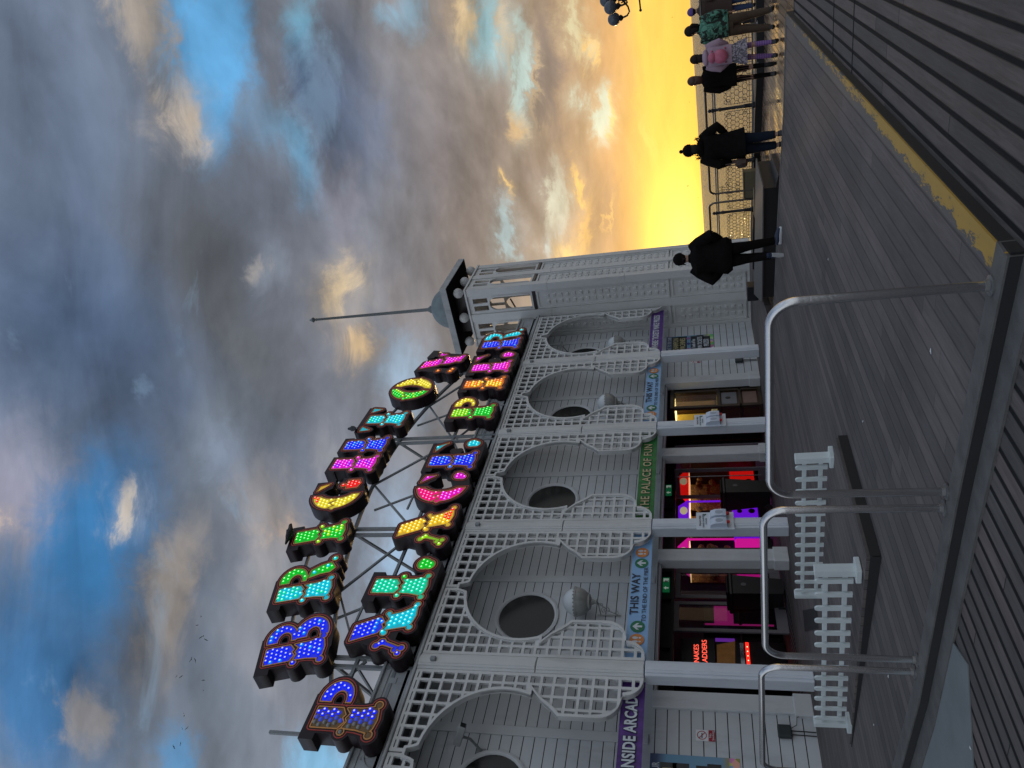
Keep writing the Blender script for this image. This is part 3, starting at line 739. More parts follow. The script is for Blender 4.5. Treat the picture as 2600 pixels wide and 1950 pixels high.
# drip rail where two heights of boarding meet, and vertical cover strips
for x in BC: MB().bbox(x+.98, x+1.16, YW-.03, YW-.003, 2.7, 6.9, .006).build('cover_strip', BOARDP, bd)
for x in (8.56, 12.10, 15.75, 19.24):
    mb = MB(); mb.bbox(x-.17, x+.17, YW-.05, YW+.20, .003, 2.655, .01); mb.bbox(x-.21, x+.21, YW-.075, YW+.2, .004, .30, .01); mb.build('inner_pillar', WHITE, bd)
# round windows
PANE = mat('window_pane', (.007, .009, .008), .2, var=.6, scale=1.6, spec=.35)
for k, x in enumerate(BC):
    x += .02; z = 5.27; fr = MB()
    prof = [(.58, -.02), (.66, -.02), (.665, -.05), (.62, -.065), (.59, -.05), (.575, -.02)]
    n = 40
    vs = []; fs = []
    for r_, y in prof:
        for j in range(n): vs.append((x+r_*math.cos(2*math.pi*j/n), YW+y+.01, z+r_*math.sin(2*math.pi*j/n)))
    for i in range(len(prof)-1):
        for j in range(n): fs.append((i*n+j, i*n+(j+1) % n, (i+1)*n+(j+1) % n, (i+1)*n+j))
    w_ = MB().add(vs, fs).build('round_window', WHITE, bd, smooth=True)
    MB().prism(arc(0, 0, .59, 0, 357, 40), 0, .012, at(x, YW-.008, z)).build('pane', PANE, w_)
# parapet of panelled boards above the cornice
for k in range(-1, 5):
    x0 = PX[k] if k >= 0 else 1.3; x1 = PX[k+1]
    mb = MB(); mb.box(x0+.006, x1-.006, YF+.10, YF+.16, 6.86, 7.50); mb.bbox(x0, x1, YF+.05, YF+.20, 7.50, 7.56, .01)
    mb.bbox(x0+.12, x1-.12, YF+.085, YF+.11, 6.96, 7.0, .006); mb.bbox(x0+.12, x1-.12, YF+.085, YF+.11, 7.38, 7.42, .006)
    for j in range(7): mb.bbox(x0+.3+j*.48, x0+.42+j*.48, YF+.088, YF+.11, 7.20, 7.34, .005)
    a_ = [(x0+(x1-x0)/2+p[0], 7.02+p[1]) for p in arc(0, 0, .3, 0, 180, 12)]+[(x0+(x1-x0)/2+p[0], 7.02+p[1]) for p in arc(0, 0, .26, 180, 0, 12)]
    mb.prism(a_, .0, .03, at(0, YF+.11, 0)); mb.build('parapet_panel', ROOFW, bd)
MB().bbox(1.5, 22.6, YF-.045, YF+.10, 6.84, 6.90, .012).build('cornice', ROOFW, bd)
# ---- recessed entrance: dark framed glazed front with doors
ent = MB()
for x0, x1 in ((8.75, 19.6),): ent.box(x0, x1, YD-.05, YD+.05, 2.86, 3.02); ent.box(x0, x1, YD-.05, YD+.05, 2.50, 2.58); ent.box(x0, x1, YD+.03, YD+.05, 2.58, 2.86)
for x in (8.8, 10.2, 11.62, 13.05, 13.95, 14.7, 15.3, 16.35, 16.9, 17.75, 18.55, 19.5): ent.box(x-.045, x+.045, YD-.052, YD+.052, 2.5, 3.02)
for x in (8.8, 10.2, 14.7, 15.3, 18.55, 19.5): ent.box(x-.045, x+.045, YD-.052, YD+.052, 0, 2.5)
ent.build('entrance_frame', DARK, bd)
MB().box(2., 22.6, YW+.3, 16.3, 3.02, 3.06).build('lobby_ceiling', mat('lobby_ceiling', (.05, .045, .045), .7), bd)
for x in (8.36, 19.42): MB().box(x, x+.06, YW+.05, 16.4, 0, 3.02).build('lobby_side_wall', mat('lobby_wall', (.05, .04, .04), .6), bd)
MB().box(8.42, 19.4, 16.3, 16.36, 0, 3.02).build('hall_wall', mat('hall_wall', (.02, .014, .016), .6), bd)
MB().bbox(18.58, 19.40, YD-.03, YD+.02, .02, 2.5, .01).bbox(18.70, 19.28, YD-.045, YD-.02, .30, 2.2, .02).build('brown_door', mat('brown_door', (.045, .028, .022), .45), bd)
GLS = mat('door_glass', (.03, .025, .03), .04, spec=.7, trans=0.0)
def glass():
    m = bpy.data.materials.new('clear_glass'); m.use_nodes = True; m.node_tree.nodes.clear(); t = NT(m.node_tree)
    g = t.new('ShaderNodeBsdfGlossy'); g.inputs['Roughness'].default_value = .03; tr = t.new('ShaderNodeBsdfTransparent'); tr.inputs[0].default_value = (.72, .70, .72, 1)
    f = t.new('ShaderNodeFresnel'); f.inputs[0].default_value = 1.18; mx = t.new('ShaderNodeMixShader'); o = t.new('ShaderNodeOutputMaterial')
    t.link(f.outputs[0], mx.inputs[0]); t.link(tr.outputs[0], mx.inputs[1]); t.link(g.outputs[0], mx.inputs[2]); t.link(mx.outputs[0], o.inputs[0]); return m
CLEAR = glass()
def leaf(hx, hy, ang, w, label=None, m=FRAME):
    '''glazed door leaf hinged at (hx, hy), turned by ang'''
    M = Matrix.Translation((hx, hy, 0)) @ Matrix.Rotation(R(ang), 4, 'Z')
    mb = MB(); mb.bbox(0, .10, -.025, .025, .02, 2.48, .006, M); mb.bbox(w-.10, w, -.025, .025, .02, 2.48, .006, M)
    mb.bbox(.10, w-.10, -.024, .024, 2.36, 2.48, .004, M); mb.bbox(.10, w-.10, -.024, .024, .02, .26, .004, M)
    d_ = mb.build('glazed_door', m, bd)
    MB().box(.10, w-.10, -.004, .004, .26, 2.36, M).build('door_pane', CLEAR, d_)
    h = MB(); h.tube([M @ Vector((w-.20, -.09, .18)), M @ Vector((w-.20, -.09, 2.42))], .014, 8)
    for z in (.25, 2.35): h.tube([M @ Vector((w-.20, -.09, z)), M @ Vector((w-.20, -.02, z))], .010, 6)
    h.build('pull_handle', mat('handle_metal', (.25, .25, .26), .3, .8), d_)
    if label: d_['label'] = label
leaf(12.70, YD-.30, 187, .98, 'grey framed glass door standing beside the red neon words'); leaf(14.0, YD, 180, .92)
leaf(14.0, YD+.01, 0, .65); leaf(16.75, YD, -75, .9); leaf(17.9, YD-.02, -82, .9)

# exit signs
EXG = mat('exit_green', (.01, .16, .06), .4, emit=(.02, .40, .14), estr=.12); WSG = mat('sign_white', (.75, .75, .75), .5)
EXW = mat('exit_white', (.7, .75, .7), .4, emit=(.6, .75, .65), estr=.25)
def exit_sign(x, y, z, label):
    t = empty('exit_sign', (x, y, z), label, 'sign', 'green running-man exit signs over the doors')
    MB().bbox(x-.24, x+.24, y-.02, y, z-.085, z+.085, .005).build('plate', EXG, t)
    M = at(x-.11, y-.021, z)
    mb = MB(); mb.prism([(-.02, -.06), (.02, -.06), (.02, .0), (.055, .0), (0, .06), (-.055, 0), (-.02, 0)], 0, .003, M); mb.build('arrow', EXW, t)
    M = at(x+.10, y-.021, z); mb = MB()
    mb.prism([(.0, -.065), (.10, -.065), (.10, .065), (.0, .065)], 0, .002, M)
    mb.build('door_symbol', EXW, t)
    mb = MB(); mb.prism(arc(-.015, .045, .014, 0, 330, 10), .002, .005, M); mb.prism([(-.03, .03), (.02, .03), (.045, -.005), (.03, -.012), (.005, .012), (.01, -.015), (.04, -.06), (.022, -.066), (-.012, -.02), (-.04, -.03), (-.045, -.018), (-.02, -.005)], .002, .005, M)
    mb.build('running_figure', WSG, t)
exit_sign(13.45, YD-.055, 2.70, 'green exit sign above the closed door under the blue banner')
exit_sign(17.05, YD-.055, 2.70, 'green exit sign above the open door under the green banner')
exit_sign(9.85, YD-.055, 2.70, 'green exit sign showing between the leftmost full pillar and its inner pillar')

# claw machines glowing inside
def glow(name, c, s): return mat(name, tuple(v*.5 for v in c), .4, emit=c, estr=s, var=0)
def toymat():
    m = bpy.data.materials.new('plush_toys'); m.use_nodes = True; m.node_tree.nodes.clear(); t = NT(m.node_tree)
    p = t.new('ShaderNodeBsdfPrincipled'); o = t.new('ShaderNodeOutputMaterial'); t.link(p.outputs[0], o.inputs[0])
    co = t.new('ShaderNodeTexCoord').outputs['Object']; v = t.new('ShaderNodeTexVoronoi'); v.inputs['Scale'].default_value = 8.; t.link(co, v.inputs[0])
    c = t.ramp(t.math('FRACT', t.math('MULTIPLY', v.outputs['Distance'], 2.3)), [(0, (.10, .05, .02)), (.4, (.30, .17, .06)), (.7, (.45, .30, .12)), (1, (.12, .08, .05))])
    s_ = t.new('ShaderNodeSeparateColor'); t.link(v.outputs['Color'], s_.inputs[0])
    c = t.mix(t.rng(s_.outputs[0], .4, .6, 0, .7), c, (.22, .12, .07)); t.link(c, p.inputs['Base Color']); p.inputs['Roughness'].default_value = .9; return m
TOY = toymat()
def claw(x, y, c, cname, label, w=.85, s=1.2):
    t = empty('claw_machine', (x, y, 0), label, 'arcade machine', 'glowing claw machines inside the doors'); g = glow('glow_'+cname, c, s)
    MB().bbox(x-w/2, x+w/2, y, y+.8, .0, .28, .02).build('plinth', BLACK, t)
    b = MB(); b.bbox(x-w/2, x+w/2, y-.05, y+.8, .28, .98, .06); bo = b.build('front_body', g, t, smooth=True)
    for z, r_ in ((.45, .09), (.78, .07)): MB().prism(arc(0, 0, r_, 0, 345, 20), 0, .02, at(x-.05, y-.052, z)).build('prize_hole', BLACK, bo)
    for sx in (-1, 1):
        MB().tube([(x+sx*(w/2-.03), y, .98), (x+sx*(w/2-.03), y, 2.2)], .028, 8).build('light_post', g, t, smooth=True)
    hd = MB(); hd.prism([(-w/2, 2.2), (w/2, 2.2), (w/2*.8, 2.3), (.2, 2.5), (-.2, 2.5), (-w/2*.8, 2.3)], -.3, .06, at(x, y, 0)); hd.build('header', g, t)
    MB().prism([(.16*math.cos(u), .11*math.sin(u)) for u in [2*math.pi*k/24 for k in range(24)]], .06, .075, at(x, y, 2.34)).build('badge', mat('badge_cream', (.5, .45, .3), .5, emit=(.7, .6, .35), estr=.5), t)
    MB().bbox(x-w/2+.05, x+w/2-.05, y+.55, y+.6, .98, 2.2, .01).build('back_panel', TOY, t)
    for i in range(26):
        MB().ball((x+random.uniform(-w/2+.12, w/2-.12), y+random.uniform(.1, .5), random.choice((1.06, 1.16, 1.5, 1.62, 1.9))+random.uniform(-.03, .03)), random.uniform(.07, .11), 8, (1, 1, random.uniform(.8, 1.3))).build('plush_toy', TOY, t, smooth=True)
    MB().box(x-w/2+.04, x+w/2-.04, y+.05, y+.55, 2.17, 2.185).build('lamp_panel', mat('warm_panel', (.6, .5, .3), .5, emit=(1., .72, .35), estr=1.3), t)
claw(18.42, 15.0, (1., .012, .008), 'red', 'claw machine glowing bright red behind the open doors', 1.30, .75)
claw(17.20, 15.1, (.22, .01, 1.), 'violet', 'claw machine with violet glowing header behind the black bin', 1.0, .5)
claw(15.42, 15.0, (1., .01, .45), 'magenta', 'claw machine glowing magenta on both sides of an inner pillar', 1.15, .5)
# game cabinets and neon words left of the open door
sg = empty('neon_game_sign', (12.05, 15.2, 1.9), 'red neon words on black above a game cabinet beyond the open door', 'sign')
MB().bbox(11.35, 12.75, 15.2, 15.3, 1.62, 2.42, .01).build('board', BLACK, sg)
NR = glow('neon_red_letters', (1., .10, .06), 1.6)
text('lettering', 'SNAKES', .17, at(12.56, 15.197, 2.05), NR, sg, sx=1.02, align='RIGHT'); text('lettering', 'LADDERS', .17, at(12.70, 15.197, 1.86), NR, sg, sx=1.02, align='RIGHT')
cb = empty('game_cabinet', (12.1, 15.3, 0), 'amber backlit game cabinet with chrome buttons and red lamp strip under the neon words', 'arcade machine')
MB().bbox(11.5, 12.8, 15.35, 16.0, 0, 1.62, .02).build('cabinet', BLACK, cb)
MB().prism([(-.5, 1.2), (.55, 1.15), (.42, 1.58), (-.4, 1.6)], 0, .02, at(12.25, 15.349, 0)).build('amber_glass', mat('amber', (.25, .12, .03), .4, emit=(.45, .2, .05), estr=.10, var=.5, scale=6), cb)
MB().bbox(11.65, 12.7, 15.26, 15.35, .95, 1.06, .01).build('chrome_shelf', mat('chrome', (.6, .6, .62), .12, 1.), cb)
MB().bbox(11.6, 12.75, 15.3, 15.35, .84, .92, .006).build('red_strip', glow('red_strip', (1., .02, .01), 1.6), cb)
for k in range(8): MB().ball((11.7+k*.13, 15.295, .88), .015, 8).build('strip_lamp', glow('strip_lamp', (1., .35, .2), 4.), cb)
for gx, gy, gc, gl in ((13.75, 15.5, 'magenta', 'dim arcade cabinet with a thin magenta light behind the closed door'), (12.98, 15.8, 'purple', 'dim arcade cabinet with a purple screen behind the open door leaf')):
    t = empty('arcade_cabinet', (gx, gy, 0), gl, 'arcade machine'); gm = mat('dim_'+gc, (.2, .02, .2), .4, emit=(.5, .02, .22) if gc == 'magenta' else (.16, .03, .4), estr=.5, var=.5, scale=5)
    MB().bbox(gx-.36, gx+.36, gy, gy+.7, 0, 1.9, .03).build('cabinet', BLACK, t); MB().bbox(gx-.28, gx+.28, gy-.02, gy+.01, 1.15, 1.62, .01).build('screen', gm, t)
    MB().bbox(gx-.34, gx-.30, gy-.03, gy+.0, .2, 1.85, .005).build('light_strip', gm, t); MB().bbox(gx-.34, gx+.34, gy-.16, gy, .95, 1.03, .02).build('control_panel', BLACK, t)
# black wheelie bins in front of the doors
def bin_(x, y, label):
    t = empty('wheelie_bin', (x, y, 0), label, 'bin', 'black wheelie bins in the entrance')
    MB().add([(x-.22, y-.24, .06), (x+.22, y-.24, .06), (x+.22, y+.24, .06), (x-.22, y+.24, .06), (x-.28, y-.30, 1.14), (x+.28, y-.30, 1.14), (x+.28, y+.33, 1.14), (x-.28, y+.33, 1.14)],
             [(0, 1, 5, 4), (1, 2, 6, 5), (2, 3, 7, 6), (3, 0, 4, 7), (0, 3, 2, 1)]).build('body', BLACK, t)
    MB().bbox(x-.31, x+.31, y-.34, y+.36, 1.14, 1.24, .03).bbox(x-.27, x+.27, y-.30, y+.30, 1.24, 1.29, .02).build('lid', BLACK, t)
    for s_ in (-1, 1): MB().tube([(x+s_*.24, y+.26, .1), (x+s_*.28, y+.26, .1)], .1, 14).build('wheel', RUBBER, t)
    MB().prism([(.05*math.cos(u), .06*math.sin(u)) for u in [2*math.pi*k/20 for k in range(20)]], 0, .004, at(x, y-.292, .9)).build('badge', mat('bin_badge', (.10, .10, .11), .4), t)
bin_(12.75, 13.65, 'black wheelie bin standing before the closed glass door'); bin_(15.95, 13.4, 'black wheelie bin half hidden, in front of the violet machine')
# ribbed mat at the threshold
mm = MB()
for i in range(90): mm.add([(8.9+i*.115, 13.1, .008), (8.95+i*.115, 13.1, .008), (9.45+i*.115, 14.0, .008), (9.40+i*.115, 14.0, .008)], [(0, 1, 2, 3)])
dm = empty('door_mat', (13.6, 13.5, 0), 'long black door mat with slanting grey ribs across the entrance', 'mat')
MB().box(8.85, 19.0, 13.08, 14.02, .0, .005).build('backing', RUBBER, dm); mm.build('ribs', mat('mat_rib', (.12, .12, .13), .7), dm)

# fortune booth
fb = empty('fortune_booth', (18.72, 12.45, 0), 'dark wooden fortune telling booth with gold curtained windows beside the fourth white pillar', 'arcade machine')
WB = mat('booth_wood', (.030, .018, .010), .35, var=.4, scale=6., bump=.2); GOLD = mat('gold_curtain', (.55, .42, .07), .35, var=.2, scale=3., emit=(.8, .6, .12), estr=.22)
bx0, bx1, by0, by1 = 18.2, 19.02, 12.12, 12.95
for x in (bx0, bx1):
    for y in (by0, by1): MB().bbox(x-.05, x+.05, y-.05, y+.05, .02, 2.5, .012).build('corner_post', WB, fb)
for o_, za, zb in ((.08, 2.4, 2.52), (.06, 1.12, 1.22), (.07, 0, .1), (.05, .55, .63)): MB().bbox(bx0-o_, bx1+o_, by0-o_, by1+o_, za, zb, .012).build('moulding', WB, fb)
MB().box(bx0, bx1, by0+.02, by0+.04, .1, 1.15).box(bx0+.02, bx0+.04, by0, by1, .1, 1.15).box(bx0, bx1, by1-.02, by1, .1, 2.4).box(bx1-.03, bx1-.01, by0, by1, .1, 2.4).build('panels', mat('booth_panel', (.055, .022, .012), .4), fb)
MB().bbox(bx0+.12, bx1-.12, by0-.005, by0+.02, .68, 1.1, .004).build('coin_plate', mat('coin_plate', (.17, .17, .18), .45), fb)
MB().bbox(bx0+.12, bx1-.12, by0-.004, by0+.02, .14, .52, .004).build('lower_plate', mat('copper_plate', (.20, .12, .09), .45), fb)
MB().prism([(.05*math.cos(u), .10*math.sin(u)*.7) for u in [2*math.pi*k/20 for k in range(20)]], 0, .012, at(18.62, by0-.006, .92)).build('slot', BLACK, fb)
cu_ = MB(); n = 60; vs = []; 
for i in range(n+1):
    x = bx0+.05+(bx1-bx0-.1)*i/n; y = by1-.1+.025*math.sin(i*1.3); vs += [(x, y, 1.2), (x, y, 2.38)]
cu_.add(vs, [(2*i, 2*i+2, 2*i+3, 2*i+1) for i in range(n)]); cu_.build('curtain', GOLD, fb, smooth=True)
MB().ball((18.42, 12.4, 1.30), .10, 16).build('crystal_ball', mat('crystal', (.6, .58, .4), .15, emit=(.6, .6, .3), estr=.3), fb, smooth=True)
MB().bbox(bx0+.1, bx1-.1, 12.2, 12.85, 1.2, 1.23, .01).build('table_top', GOLD, fb)
sw = MB()
for k in range(9): sw.tube([(18.3+k*.075, by0+.03, 2.38), (18.31+k*.075, by0+.03, 2.25-.04*math.sin(k))], [.012, .004], 6)
sw.build('fringe', WB, fb)
MB().box(bx0+.05, bx1-.05, by0+.015, by0+.021, 1.22, 2.4).box(bx0+.015, bx0+.021, by0+.05, by1-.05, 1.22, 2.4).build('window', CLEAR, fb)
MB().box(bx0+.1, bx1-.1, 12.25, 12.85, 2.385, 2.395).build('lamp_strip', mat('booth_lamp', (.6, .5, .3), .5, emit=(1., .8, .3), estr=5.), fb)

# ------------------------------------------------------------------ banners
def col_mat(name, c, r_=.55, v=.06, sc=4.): return mat(name, c, r_, var=v, scale=sc)
BLUE = col_mat('banner_blue', (.26, .46, .72)); GREEN = col_mat('banner_green', (.02, .17, .035), v=.35, sc=9); PURP = col_mat('banner_purple', (.085, .025, .20), v=.45, sc=8)
INK = col_mat('ink_navy', (.015, .02, .045)); TEXTW = col_mat('text_white', (.62, .66, .70)); TEXTY = col_mat('text_pale_gold', (.52, .46, .24)); ORNG = col_mat('disc_orange', (.62, .22, .05)); GRN = col_mat('disc_green', (.01, .16, .07))
def banner(k, m, label, grp=None):
    x0, x1 = PX[k]+.17, PX[k+1]-.17
    t = empty('banner', (BC[k], YF+.1, 2.7), label, 'banner', grp)
    mb = MB(); n = 24
    vs = []
    for i in range(n+1):
        x = x0+(x1-x0)*i/n; y = YF+.10+.004*math.sin(i*1.7); vs += [(x, y, 2.70), (x, y, 3.09)]
    mb.add(vs, [(2*i, 2*i+2, 2*i+3, 2*i+1) for i in range(n)]); mb.build('cloth', m, t, smooth=True)
    return t
def this_way(k, label):
    t = banner(k, BLUE, label, 'blue this-way banners'); y = YF+.09; c = BC[k]
    text('lettering', 'THIS WAY', .22, at(c, y, 2.975), INK, t, sx=.98, off=.004, sp=1.05)
    text('lettering', 'TO THE END OF THE PIER', .115, at(c, y, 2.79), INK, t, sx=1.02, off=.0)
    for s_ in (-1, 1):
        for x, m, kind in ((c+s_*(.80), GRN, 'arrow'), (c+s_*1.10, ORNG, 'feet')):
            d_ = MB().prism(arc(0, 0, .132, 0, 352, 32), 0, .003, at(x, y, 2.895)).build('disc', m, t)
            if kind == 'arrow':
                MB().prism([(-.022, -.085), (.022, -.085), (.022, .02), (.075, -.03), (.075, .015), (0, .092), (-.075, .015), (-.075, -.03), (-.022, .02)], .0035, .006, at(x, y, 2.895)).build('arrow', TEXTW, d_)
            else:
                for e in (-1, 1):
                    MB().prism([(e*.042+.028*math.cos(u), .03+.052*math.sin(u)) for u in [2*math.pi*i/16 for i in range(16)]], .0035, .006, at(x, y, 2.895)).prism([(e*.042+.02*math.cos(u), -.055+.022*math.sin(u)) for u in [2*math.pi*i/12 for i in range(12)]], .0035, .006, at(x, y, 2.895)).build('footprint', TEXTW, d_)
this_way(1, 'pale blue THIS WAY banner nearest the camera, over the open door'); this_way(3, 'pale blue THIS WAY banner over the fortune booth')
t = banner(0, PURP, 'purple INSIDE ARCADE banner at the left end, cut by the picture edge'); M = at(BC[0]+1.43, YF+.088, 2.90)
text('lettering_shadow', 'MORE INSIDE ARCADE', .27, M @ Matrix.Translation((.0, 0, -.003)), INK, t, align='RIGHT', sx=.68, off=.022, sp=1.08); text('lettering', 'MORE INSIDE ARCADE', .27, M @ Matrix.Translation((0, 0, .003)), TEXTW, t, align='RIGHT', sx=.68, off=.008, sp=1.08)
t = banner(2, GREEN, 'green THE PALACE OF FUN banner over the claw machines'); M = at(BC[2], YF+.088, 2.90)
text('lettering_shadow', 'THE PALACE OF FUN', .27, M @ Matrix.Translation((.012, -.006, -.003)), INK, t, sx=.86, off=.014, sp=1.12); text('lettering', 'THE PALACE OF FUN', .27, M @ Matrix.Translation((0, 0, .003)), TEXTY, t, sx=.86, off=.004, sp=1.12)
t = banner(4, PURP, 'purple WHERE TICKETS MAKE PRIZES banner beside the tower'); M = at(BC[4], YF+.088, 2.90)
text('lettering', 'WHERE TICKETS MAKE PRIZES', .25, M @ Matrix.Translation((0, 0, .003)), TEXTW, t, sx=.62, off=.006, sp=1.06)

# ------------------------------------------------------------------ posters
def poster(x0, x1, z0, z1, label):
    y = YW-.012; c = (x0+x1)/2; h = z1-z0
    t = empty('poster', (c, y, z0), label, 'poster', 'blue champion machines posters')
    m = bpy.data.materials.get('poster_sky')
    if m is None:
        m = bpy.data.materials.new('poster_sky'); m.use_nodes = True; n = NT(m.node_tree); p = m.node_tree.nodes['Principled BSDF']
        co = n.new('ShaderNodeTexCoord').outputs['Object']; s = n.new('ShaderNodeSeparateXYZ'); n.link(co, s.inputs[0])
        g = n.ramp(n.rng(s.outputs[2], 1.2, 2.8, 0, 1), [(0, (.30, .26, .12)), (.14, (.28, .26, .14)), (.2, (.16, .30, .42)), (.75, (.12, .30, .46)), (.84, (.04, .07, .16)), (1, (.03, .05, .12))])
        v = n.new('ShaderNodeTexVoronoi'); v.inputs['Scale'].default_value = 9.; n.link(co, v.inputs[0])
        f = n.math('MULTIPLY', n.rng(s.outputs[2], 1.42, 1.36, 0, .75), 1.)
        n.link(n.mix(f, g, v.outputs['Color']), p.inputs['Base Color']); p.inputs['Roughness'].default_value = .35
    MB().box(x0, x1, y-.004, y+.004, z0, z1).build('print', m, t)
    for txt, zz, sz, mm_, bk, w_ in (('WANT TO TRY OUR', .93, .16, TEXTW, None, 1.), ('CHAMPION', .79, .24, TEXTY, BLACK, .5), ('MACHINES', .65, .24, TEXTY, BLACK, .5), ('Loads of Fun', .42, .16, TEXTW, BLACK, .48), ('WIN TICKETS', .28, .20, TEXTW, BLACK, .52), ('PRIZES!', .15, .22, TEXTW, BLACK, .42)):
        if bk: MB().box(c-w_*1., c+w_*1., y-.007, y-.0045, z0+h*zz-sz*.55, z0+h*zz+sz*.55).build('black_panel', bk, t)
        text('lettering', txt, sz, at(c, y-.0075, z0+h*zz), mm_, t, sx=.66, off=.003)
    for k, cc in enumerate(((.35, .12, .3), (.05, .06, .2), (.3, .12, .3))): MB().prism([(-.09, 0), (0, -.08), (.09, 0), (0, .08)], 0, .003, at(c-.35+k*.35, y-.005, z0+h*.53)).build('diamond', col_mat('diamond%d' % k, cc), t)
poster(20.88, 21.96, 1.21, 2.66, 'blue champion machines poster on the boarded wall next to the tower')
poster(6.25, 7.54, 1.24, 2.66, 'blue champion machines poster under the purple banner, cut by the picture edge')
def nosmoke(x, z, s, label):
    t = empty('no_smoking_sign', (x, YW-.01, z), label, 'sign', 'small no smoking signs')
    y = YW-.008
    MB().box(x-.1*s, x+.1*s, y-.003, y, z-.02*s, z+.18*s).build('plate', WSG, t)
    RED = col_mat('sign_red', (.35, .015, .03)); ring = arc(0, 0, .08*s, 0, 360, 28)[:-1]
    vs = [Vector((x+p[0]*k_, y-.006, z+.08*s+p[1]*k_)) for k_ in (1., .84) for p in ring]; n = len(ring)
    mb = MB().add(vs, [(i, (i+1) % n, n+(i+1) % n, n+i) for i in range(n)]); mb.box(-.075*s, .075*s, -.006*s, .006*s, 0, .002, at(x, y-.005, z+.08*s, R(-45))); mb.build('red_ring', RED, t)
    MB().box(-.05*s, .04*s, -.008*s, .008*s, 0, .002, at(x, y-.0035, z+.08*s)).build('cigarette', INK, t)
    MB().box(x-.1*s, x+.1*s, y-.004, y, z-.13*s, z-.03*s).build('red_plate', RED, t)
    text('lettering', 'No', .06*s, at(x, y-.0045, z-.055*s), TEXTW, t); text('lettering', 'Smoking', .05*s, at(x, y-.0045, z-.1*s), TEXTW, t)
nosmoke(7.92, 1.74, 1.0, 'no smoking sign beside the poster, below the purple banner'); nosmoke(20.3, 1.75, .9, 'no smoking sign between the fortune booth and the fifth pillar')
def jbox(x, z, label):
    t = empty('junction_box', (x, YW-.05, z), label, 'junction box', 'dark junction boxes with twin cables')
    MB().bbox(x-.11, x+.11, YW-.10, YW-.006, z-.11, z+.11, .02).build('box', mat('box_green_grey', (.025, .035, .035), .45), t)
    for s_ in (-1, 1): MB().tube([(x+s_*.035, YW-.03, z-.10), (x+s_*.035, YW-.02, .01)], .009, 6).build('cable', BLACK, t)
    MB().tube([(x+.06, YW-.05, z-.1), (x+.13, YW-.05, z-.2), (x+.28, YW-.03, z-.22), (x+.34, YW-.03, z-.3)], .005, 6).build('cable', BLACK, t)
jbox(8.05, .50, 'dark junction box low on the boarded wall left of the first pillar'); jbox(20.15, .52, 'dark junction box low on the wall right of the fortune booth')
# sanitiser boards
SAN = mat('board_white', (.62, .68, .74), .35, var=.03); SANR = mat('red_tip', (.55, .03, .03), .35); SANG = mat('dispenser_white', (.55, .62, .72), .3, var=.03)
def sanit(x, label):
    y = YF-.105; t = empty('sanitiser_board', (x, y, 1.06), label, 'board', 'white boards with red-tipped hand sanitiser dispensers')
    x -= .02
    MB().bbox(x-.26, x+.26, y-.012, y, 1.05, 1.80, .003).build('board', SAN, t)
    text('lettering', 'PALACE PIER', .055, at(x, y-.013, 1.72), mat('brown_print', (.14, .08, .08), .5), t, off=.001)
    text('lettering', 'HAND SANITISER', .052, at(x, y-.013, 1.655), mat('teal_print', (.03, .12, .14), .5), t); text('lettering', 'STATION', .045, at(x-.02, y-.013, 1.60), mat('teal_print', (.03, .12, .14), .5), t)
    MB().prism([(0, 0), (.03, .035), (.06, .03), (.045, .0), (.06, -.03), (.03, -.035)], 0, .002, at(x+.15, y-.013, 1.63)).build('leaf_mark', mat('leaf_green', (.01, .10, .06), .5), t)
    for s_ in (-1, 1):
        cx = x+s_*.125
        pr = [(y-.012, 1.18), (y-.13, 1.20), (y-.14, 1.28), (y-.13, 1.42), (y-.09, 1.51), (y-.012, 1.53)]
        n = len(pr); vs = [(cx-.095, a, b) for a, b in pr]+[(cx+.095, a, b) for a, b in pr]
        d_ = MB().add(vs, [tuple(range(n)), tuple(range(2*n-1, n-1, -1))]+[(i, n+i, n+(i+1) % n, (i+1) % n) for i in range(n)]).build('dispenser', SANG, t)
        MB().lathe([(.028, -.06), (.036, -.04), (.036, 0)], (cx, y-.09, 1.195), 12).build('red_tip', SANR, d_, smooth=True)
        MB().prism([(.05*math.cos(u), .075*math.sin(u)) for u in [2*math.pi*k/20 for k in range(20)]], 0, .004, at(cx, y-.138, 1.34)).build('label_plate', mat('disp_label', (.35, .40, .48), .4), d_)
sanit(12.15, 'white sanitiser board on the third front pillar from the left, by the violet glow'); sanit(15.78, 'white sanitiser board on the front pillar beside the fortune booth')

